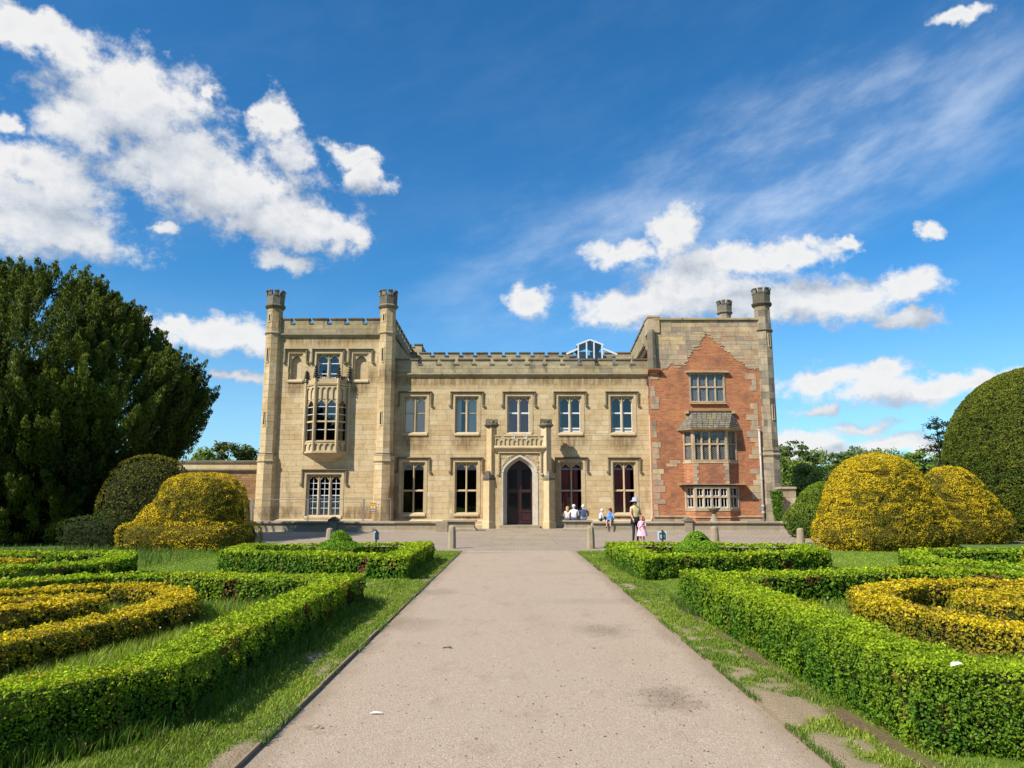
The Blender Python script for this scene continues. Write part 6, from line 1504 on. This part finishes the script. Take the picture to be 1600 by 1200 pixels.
def site_fence():
    Y = 43.0; root = empty('fence', (0, 0, 0)); tag(root, 'thin galvanised mesh site fence in front of the left tower', 'fence'); Z = lambda py: FZ(py, Y)
    posts = [393, 481, 568, 611]; ztop_ = [780.5, 780.5, 779.5, 779.5]
    for i in range(3):
        xa, xb = FX(posts[i], 800, Y) + .03, FX(posts[i + 1], 800, Y) - .03; zt = Z(ztop_[i + 1]); b = MB()
        b.tube([(xa, Y, .05), (xa, Y, zt)], .022, 6); b.tube([(xb, Y, .05), (xb, Y, zt)], .022, 6); b.tube([(xa, Y, zt), (xb, Y, zt)], .018, 6); b.tube([(xa, Y, Z(814.5)), (xb, Y, Z(814.5))], .018, 6); p = b.build('panel_frame', M['steel'], root)
        b = MB(); z = Z(814.5) + .2
        x = xa + .12
        while x < xb: b.box(x - .0018, x + .0018, Y - .002, Y + .002, Z(814), zt); x += .12
        while z < zt: b.box(xa, xb, Y + .0022, Y + .005, z - .0018, z + .0018); z += .26
        b.build('wire_mesh', M['steel'], p)
    b = MB(); b.tube([(FX(395, 785, Y), Y - .02, Z(785)), (FX(413, 811, Y), Y - .5, Z(813))], .02, 6); b.build('brace', M['steel'], root)
    b = MB(); x = FX(393.5, 800, Y); b.box(x - .07, x + .05, Y - .05, Y + .05, .0, Z(780)); b.build('post', M['steel'], root)
    # site notice
    x0, x1 = FX(578.5, 790, Y), FX(588.5, 790, Y); n = empty('site_notice', (0, 0, 0)); tag(n, 'small yellow and purple notice hung on the site fence', 'notice')
    mats = [plain('notice_yellow', (.55, .36, .03), .6), plain('notice_green', (.18, .22, .05), .6), plain('notice_purple', (.12, .07, .20), .6), plain('notice_orange', (.45, .2, .06), .6), plain('notice_pale', (.6, .58, .55), .6)]
    b = MB(); b.box(x0, x1, Y - .05, Y - .035, Z(799.5), Z(785.5)); b.build('board', mats[0], n)
    rows = [(785.6, 787, 1), (787, 790.5, 0), (790.5, 794.5, 3), (795.5, 799.4, 2)]
    for a, c, mi in rows:
        b = MB(); b.box(x0 + .01, x1 - .01, Y - .054 - .001 * mi, Y - .051, Z(c) + .01, Z(a) - .01); b.build('print', mats[mi], n)
    b = MB(); b.box(x0 + .05, x0 + .14, Y - .062, Y - .058, Z(794), Z(791)); b.box(x0 + .2, x0 + .3, Y - .062, Y - .058, Z(794), Z(791)); b.box(x0 + .05, x1 - .05, Y - .062, Y - .058, Z(798), Z(797)); b.build('print', mats[4], n)
    b = MB(); b.box(FX(590.5, 786, Y), FX(593.5, 786, Y), Y - .05, Y - .036, Z(790), Z(785.5)); o = b.build('tag', mats[4], n)
    x0_, x1_ = FX(591, 786, Y), FX(592.5, 786, Y); b = MB(); b.box(x0_, x1_, Y - .054, Y - .051, Z(789.5), Z(787)); b.build('print', mats[2], n)
site_fence()
x, y = G(587, 1117); b = MB(); b.add([(x - .055, y, .010), (x - .02, y - .02, .02), (x + .06, y - .012, .012), (x + .05, y + .018, .016), (x - .01, y + .012, .026)], [(0, 1, 4), (1, 2, 3, 4), (4, 3, 2, 1, 0)]); tag(b.build('paper_scrap', M['litter']), 'white paper scrap lying on the gravel path', 'litter')
x, y = G(1497, 1040, .58); b = MB(); b.add([(x - .05, y, .575), (x + .02, y - .02, .60), (x + .05, y + .0, .585), (x + .02, y + .03, .60), (x - .03, y + .03, .595)], [(0, 1, 2, 3, 4)]); tag(b.build('paper_scrap', M['litter']), 'white paper scrap caught on top of the right hand hedge', 'litter')
x, y = G(700, 1014); b = MB(); b.tube([(x - .06, y, .012), (x, y + .01, .02), (x + .05, y - .005, .012)], .006, 5); b.tube([(x, y + .01, .02), (x + .03, y + .03, .024)], .004, 5); tag(b.build('twig', M['twig']), 'short dark dead twig on the gravel path', 'twig')
x, y = G(495, 1138); b = MB(); b.ball((x, y, .012), (.03, .022, .014), 8, 5); b.ball((x + .04, y - .02, .01), (.018, .014, .01), 8, 5); tag(b.build('stone_chip', M['flag']), 'pale stone chip in a dark hollow near the left path edge', 'stone')
x, y = G(127, 1186); b = MB(); b.add([(x - .02, y, .05), (x + .02, y - .01, .04), (x + .025, y, .10), (x - .01, y + .01, .11)], [(0, 1, 2, 3), (3, 2, 1, 0)]); tag(b.build('dead_leaf', plain('dry_leaf', (.50, .33, .10), .7)), 'dry yellow leaf standing in the grass at lower left', 'leaf')

# ------------------------------------------------------------------ people
SKIN = plain('skin', (.52, .30, .21), .55, .3, var=.06)
CL = {}
def cloth(name, c, var=.12): 
    if name not in CL: CL[name] = plain(name, c, .85, .15, var=var, scale=9)
    return CL[name]
def person(label, loc, rz, J, edges, rad, reg, mats, extra):
    """one continuous skinned body; every face takes the material of its nearest limb"""
    root = empty('person', loc, rz); tag(root, label, 'person'); names = list(J)
    me = bpy.data.meshes.new('body'); me.from_pydata([J[n] for n in names], [(names.index(a), names.index(b)) for a, b in edges], []); ob = link('body', me)
    sk = ob.modifiers.new('skin', 'SKIN'); sk.use_smooth_shade = True
    for i, n in enumerate(names): r = rad[n]; me.skin_vertices[0].data[i].radius = r if isinstance(r, tuple) else (r, r); me.skin_vertices[0].data[i].use_root = (n == 'pelvis')
    sb = ob.modifiers.new('sub', 'SUBSURF'); sb.levels = 2; sb.render_levels = 2
    dg = bpy.context.evaluated_depsgraph_get(); m2 = bpy.data.meshes.new_from_object(ob.evaluated_get(dg)); ob.modifiers.clear(); ob.data = m2; bpy.data.meshes.remove(me)
    m2.materials.clear()
    for m in mats: m2.materials.append(m)
    segs = [(Vector(J[a]), Vector(J[b]), reg.get((a, b), 0)) for a, b in edges]
    for p in m2.polygons:
        best = (9, 0); c = p.center
        for A, B, mi in segs:
            d = B - A; t = max(0, min(1, (c - A).dot(d) / max(1e-6, d.dot(d)))); q = (c - (A + d * t)).length
            if q < best[0]: best = (q, mi)
        p.material_index = best[1]; p.use_smooth = True
    m2.name = 'body'; ob.name = 'body'; ob.parent = root; extra(root, J); return root
def hand_to(mb, w, d, s=1.):                  # palm, four fingers and a thumb
    w = Vector(w); d = Vector(d).normalized(); sd = d.cross(Vector((0, 0, 1)) if abs(d.z) < .9 else Vector((1, 0, 0))).normalized(); nn = d.cross(sd)
    mb.tube([w, w + d * .05 * s, w + d * .085 * s], [.026 * s, .036 * s, .032 * s], 7)
    for i, L in enumerate((.06, .072, .068, .052)): o = w + d * .08 * s + sd * (i - 1.5) * .018 * s; mb.tube([o, o + (d * .6 + nn * .1) * L * s, o + (d + nn * .35) * L * s], [.009 * s, .008 * s, .006 * s], 5)
    o = w + d * .03 * s - sd * .03 * s; mb.tube([o, o + (d * .6 - sd * .5) * .035 * s, o + (d - sd * .4) * .055 * s], [.011 * s, .010 * s, .008 * s], 5)
def face(root, c, f, s=1.):
    c = Vector(c); f = Vector(f).normalized(); sd = f.cross(Vector((0, 0, 1))).normalized()
    for k_ in (-1, 1): b = MB(); b.ball(c + f * .088 * s + sd * .033 * k_ * s + Vector((0, 0, .005)), .012 * s, 8, 5); b.build('eye', cloth('dark_eye', (.03, .02, .02)), root)
    b = MB(); b.ball(c + f * .1 * s - Vector((0, 0, .02 * s)), (.016 * s, .02 * s, .024 * s), 8, 5); b.build('nose', SKIN, root)
    b = MB(); b.ball(c + f * .088 * s - Vector((0, 0, .06 * s)), (.026 * s, .014 * s, .008 * s), 8, 5); b.build('mouth', cloth('lips', (.40, .14, .12)), root)
def ears(root, c, s=1.):
    for k_ in (-1, 1): b = MB(); b.ball((c[0] + .083 * k_ * s, c[1], c[2]), (.014 * s, .022 * s, .032 * s), 8, 5); b.build('ear', SKIN, root)
E_BASE = [('pelvis', 'belly'), ('belly', 'chest'), ('chest', 'neck'), ('neck', 'chin'), ('chin', 'head'), ('head', 'crown')] + [e for s in 'LR' for e in (('chest', 'sh' + s), ('sh' + s, 'el' + s), ('el' + s, 'wr' + s), ('pelvis', 'hip' + s), ('hip' + s, 'kn' + s), ('kn' + s, 'an' + s), ('an' + s, 'toe' + s))]
RAD = dict(pelvis=(.155, .12), belly=(.135, .105), chest=(.165, .12), neck=.05, chin=.066, head=(.083, .095), crown=(.06, .065), shL=.062, shR=.062, elL=.042, elR=.042, wrL=.028, wrR=.028, hipL=.092, hipR=.092, knL=.058, knR=.058, anL=.038, anR=.038, toeL=.03, toeR=.03)
def seated(lean=.06, sw=.19, drop=.0, cross=False, headturn=0., s=1., legs='hang'):
    """faces local +Y, seat at z=0"""
    J = dict(pelvis=(0, 0, .11), belly=(0, .01 + lean * .3, .27), chest=(0, .02 + lean, .45), neck=(0, .03 + lean * 1.2, .57), chin=(headturn * .03, .05 + lean * 1.4, .645), head=(headturn * .03, .055 + lean * 1.5, .72), crown=(headturn * .03, .04 + lean * 1.5, .79))
    for k_, sx in (('L', -1), ('R', 1)):
        J['sh' + k_] = (sx * sw, .02 + lean, .49); J['el' + k_] = (sx * (sw + .05), .06 + lean, .23); J['wr' + k_] = (sx * .10, .24 + lean, .17)
        J['hip' + k_] = (sx * .10, .08, .09)
        if legs == 'hang': J['kn' + k_] = (sx * .13, .46, .10); J['an' + k_] = (sx * .12, .50, -.32); J['toe' + k_] = (sx * .12, .64, -.38)
        elif legs == 'up': J['kn' + k_] = (sx * .12, .36, .30); J['an' + k_] = (sx * .11, .52, .05); J['toe' + k_] = (sx * .11, .66, .03)
        else: J['kn' + k_] = (sx * .26, .34, .09); J['an' + k_] = (-sx * .08, .38, .06); J['toe' + k_] = (-sx * .18, .42, .05)
    return {k_: tuple(c * s for c in v) for k_, v in J.items()}
def regs(sleeve='short', legs=2, shirt=1, shoe=3, lower=None):
    r = {('pelvis', 'belly'): shirt, ('belly', 'chest'): shirt, ('chest', 'neck'): shirt}
    for k_ in 'LR':
        r[('chest', 'sh' + k_)] = shirt; r[('sh' + k_, 'el' + k_)] = shirt if sleeve != 'none' else 0; r[('el' + k_, 'wr' + k_)] = shirt if sleeve == 'long' else 0
        r[('pelvis', 'hip' + k_)] = legs; r[('hip' + k_, 'kn' + k_)] = legs; r[('kn' + k_, 'an' + k_)] = legs if lower is None else lower; r[('an' + k_, 'toe' + k_)] = shoe
    return r
def hair_cap(root, c, r, mat, back=0., long=0., fdir=1):
    b = MB(); b.ball((c[0], c[1] - .012 * fdir, c[2] + .022), (r, r * 1.08, r * .98), 14, 9)
    if long: b.tube([(c[0], c[1] - .06 * fdir, c[2]), (c[0], c[1] - .10 * fdir, c[2] - long * .5), (c[0], c[1] - .09 * fdir, c[2] - long)], [r * .85, r * .8, r * .35], 10)
    b.build('hair', mat, root, True)
def add_hands(root, J, s=1.):
    b = MB()
    for k_ in 'LR': w = Vector(J['wr' + k_]); e = Vector(J['el' + k_]); hand_to(b, w, w - e, s)
    b.build('hand', SKIN, root, True)
Yb = 41.55; bz = pbz
shoe = cloth('dark_shoes', (.04, .04, .045))
def sit_back(px, label, shirt, trousers, hairf, sleeve, s=1., sw=.19, Y=Yb, lean=.06, rz=0., legs='hang', lower=None):
    x, _ = F(px, 800, Y); J = seated(lean, sw, s=s, legs=legs)
    def ex(root, J): add_hands(root, J, s); face(root, J['head'], (0, 1, 0), s); ears(root, J['head'], s); hairf(root, J)
    rd = {k_: (tuple(c * s for c in v) if isinstance(v, tuple) else v * s) for k_, v in RAD.items()}
    return person(label, (x, Y, bz + .0), rz, J, E_BASE, rd, regs(sleeve, lower=lower), [SKIN, shirt, trousers, shoe], ex)
sit_back(886.5, 'fair haired woman in a pale sleeveless top sitting on the plinth', cloth('pale_top', (.60, .55, .50)), cloth('jeans', (.16, .24, .36)), lambda r, J: hair_cap(r, J['head'], .102, cloth('fair_hair', (.40, .25, .10), .3), long=.26), 'none', .90, .165, rz=-.15)
def cap_hat(r, J):
    c = J['head']; b = MB(); b.ball((c[0], c[1] - .005, c[2] + .05), (.104, .112, .075), 14, 8); b.box(c[0] - .07, c[0] + .07, c[1] + .09, c[1] + .19, c[2] + .035, c[2] + .05); b.build('cap', cloth('white_cap', (.75, .75, .76)), r, True); hair_cap(r, (c[0], c[1], c[2] - .02), .092, cloth('grey_hair', (.45, .43, .40)))
sit_back(897, 'man in a white shirt and white cap seen from behind on the plinth', cloth('white_shirt', (.78, .78, .80), .05), cloth('denim_blue', (.14, .20, .32)), cap_hat, 'short', 1.03, .21)
sit_back(912.5, 'white haired man in a navy shirt seen from behind on the plinth', cloth('navy_shirt', (.055, .075, .14), .2), cloth('light_jeans', (.25, .33, .45)), lambda r, J: hair_cap(r, J['head'], .098, cloth('white_hair', (.70, .68, .66))), 'long', 1.03, .225, lean=.12, rz=.1)
zwall = FZ(818.5, 40.0) + .125
def sit_wall(px, label, J, reg, mats, ex, rz, rd=RAD, Y=40.2): return person(label, (FX(px, 810, Y), Y, zwall), rz, J, E_BASE, rd, reg, mats, ex)
J = seated(.10, .17, legs='up', s=.80)
def ex4(root, J): add_hands(root, J, .8); face(root, J['head'], (0, 1, 0), .8); ears(root, J['head'], .8); hair_cap(root, J['head'], .082, cloth('white_hair', (.7, .68, .66)))
RD8 = {k_: (tuple(c * .82 for c in v) if isinstance(v, tuple) else v * .82) for k_, v in RAD.items()}
sit_wall(937, 'white haired person in a pale patterned top and dark trousers sitting on the low wall', J, regs('short'), [SKIN, cloth('lilac_check_top', (.52, .48, .55), .35), cloth('black_trousers', (.025, .027, .035)), cloth('grey_shoes', (.2, .2, .22))], ex4, R(-70), RD8)
J = seated(.08, .165, legs='hang', s=.86)
def ex5(root, J):
    add_hands(root, J, .86); face(root, J['head'], (0, 1, 0), .86); hair_cap(root, J['head'], .09, cloth('auburn_hair', (.20, .055, .025), .3), long=.22)
    b = MB(); c = J['head']; b.box(c[0] - .075, c[0] + .075, c[1] + .072, c[1] + .092, c[2] - .01, c[2] + .03); b.build('sunglasses', cloth('dark_lens', (.015, .015, .018)), root)
    b = MB(); b.ball((.02, .17, .17), (.20, .17, .15), 12, 8); b.build('dress_skirt', cloth('bright_blue', (.02, .22, .55)), root, True)
RD9 = {k_: (tuple(c * .86 for c in v) if isinstance(v, tuple) else v * .86) for k_, v in RAD.items()}
sit_wall(955.5, 'auburn haired woman in a blue dress and sunglasses sitting on the low wall', J, regs('none', lower=0, shirt=1), [SKIN, cloth('mid_blue_top', (.08, .20, .50)), cloth('bright_blue', (.02, .22, .55)), shoe], ex5, R(150), RD9)
def standing(s=1., arms=None, stride=.0):
    J = dict(pelvis=(0, 0, .92), belly=(0, 0, 1.08), chest=(0, .0, 1.28), neck=(0, .0, 1.42), chin=(0, .02, 1.485), head=(0, .025, 1.56), crown=(0, .01, 1.63))
    for k_, sx in (('L', -1), ('R', 1)):
        J['sh' + k_] = (sx * .17, 0, 1.33); J['el' + k_] = (sx * .22, -.02, 1.06); J['wr' + k_] = (sx * .20, .08, .84)
        J['hip' + k_] = (sx * .095, 0, .86); J['kn' + k_] = (sx * .10, .03 + sx * stride * .5, .47); J['an' + k_] = (sx * .10, -.02 + sx * stride, .09); J['toe' + k_] = (sx * .11, .13 + sx * stride, .035)
    if arms: J.update(arms)
    return {k_: tuple(c * s for c in v) for k_, v in J.items()}
wx, wy = G(993.5, 849.5); s = 1.02
J = standing(s, dict(elL=(-.25, -.02, 1.08), wrL=(-.22, .14, .98), elR=(.24, .06, 1.12), wrR=(.21, .16, .93)))
RW = {k_: (tuple(c * s for c in v) if isinstance(v, tuple) else v * s) for k_, v in RAD.items()}
def exw(root, J):
    add_hands(root, J, s); face(root, J['head'], (0, 1, 0)); hair_cap(root, J['head'], .10, cloth('dark_brown_hair', (.05, .022, .014), .3), long=.34); c = J['head']
    b = MB(); b.ring(c[0], c[1], [(.20, c[2] + .012), (.205, c[2] + .02), (.118, c[2] + .06), (.108, c[2] + .15), (.07, c[2] + .185)], 18); b.build('sun_hat', cloth('grey_sun_hat', (.33, .36, .40)), root, True)
    b = MB(); b.ring(0, .0, [(.185, .74 * s), (.175, .88 * s), (.15, 1.0 * s)], 14); b.build('skirt', cloth('black_skirt', (.02, .02, .024)), root, True)
    b = MB(); b.ball((-.30, .06, .90), (.075, .14, .13), 10, 7); b.tube([(-.29, .06, 1.0), (-.26, .0, 1.18), (-.17, 0, 1.38)], .014, 6); b.build('shoulder_bag', cloth('brown_bag', (.12, .085, .06)), root, True)
person('woman in a grey sun hat, yellow vest top and black skirt', (wx, wy, .01), R(205), J, E_BASE, RW, regs('none', legs=2, lower=2), [SKIN, cloth('yellow_top', (.70, .62, .26)), cloth('black_trousers', (.025, .027, .035)), shoe], exw)
gx, gy = G(1000.5, 849.5); gx += .02; gy -= .35; s = .62
J = standing(s, dict(elL=(-.25, .06, 1.10), wrL=(-.10, .20, 1.10), elR=(.25, .02, 1.08), wrR=(.16, .16, .95)))
RG = {k_: (tuple(c * (.72 if k_ in ('head', 'crown', 'chin') else .66) for c in v) if isinstance(v, tuple) else v * (.95 if k_ in ('chin',) else .66)) for k_, v in RAD.items()}
def exg(root, J):
    add_hands(root, J, .66); face(root, J['head'], (0, 1, 0), .74); ears(root, J['head'], .74); hair_cap(root, (J['head'][0], J['head'][1] - .02, J['head'][2] + .012), .073, cloth('ginger_hair', (.34, .13, .05), .25), long=.12)
    b = MB(); n = 18; vs = []; fs = []
    for j, (r, z) in enumerate(((.105, .84), (.11, .72), (.15, .55), (.195, .36), (.205, .30))):
        for i in range(n): a = 2 * math.pi * i / n; q = r * (1 + (.07 * math.sin(6 * a) * (j / 4))); vs.append((q * math.cos(a), q * .85 * math.sin(a), z))
    for j in range(4):
        for i in range(n): a_, b_ = j * n + i, j * n + (i + 1) % n; fs.append((a_, a_ + n, b_ + n, b_))
    b.add(vs, fs); b.build('dress', cloth('pink_dress', (.72, .42, .50), .12), root, True)
    b = MB(); b.tube([(-.10, .05, .84), (.0, .125, .70), (.12, .10, .56)], .012, 5); b.build('bag_strap', cloth('dark_strap', (.05, .045, .05)), root)
person('small girl in a pink dress with ginger hair facing the viewer', (gx, gy, .01), R(170), J, E_BASE, RG, regs('short', legs=0, lower=0), [SKIN, cloth('pink_dress', (.72, .42, .50)), cloth('pink_dress', (.72, .42, .5)), shoe], exg)
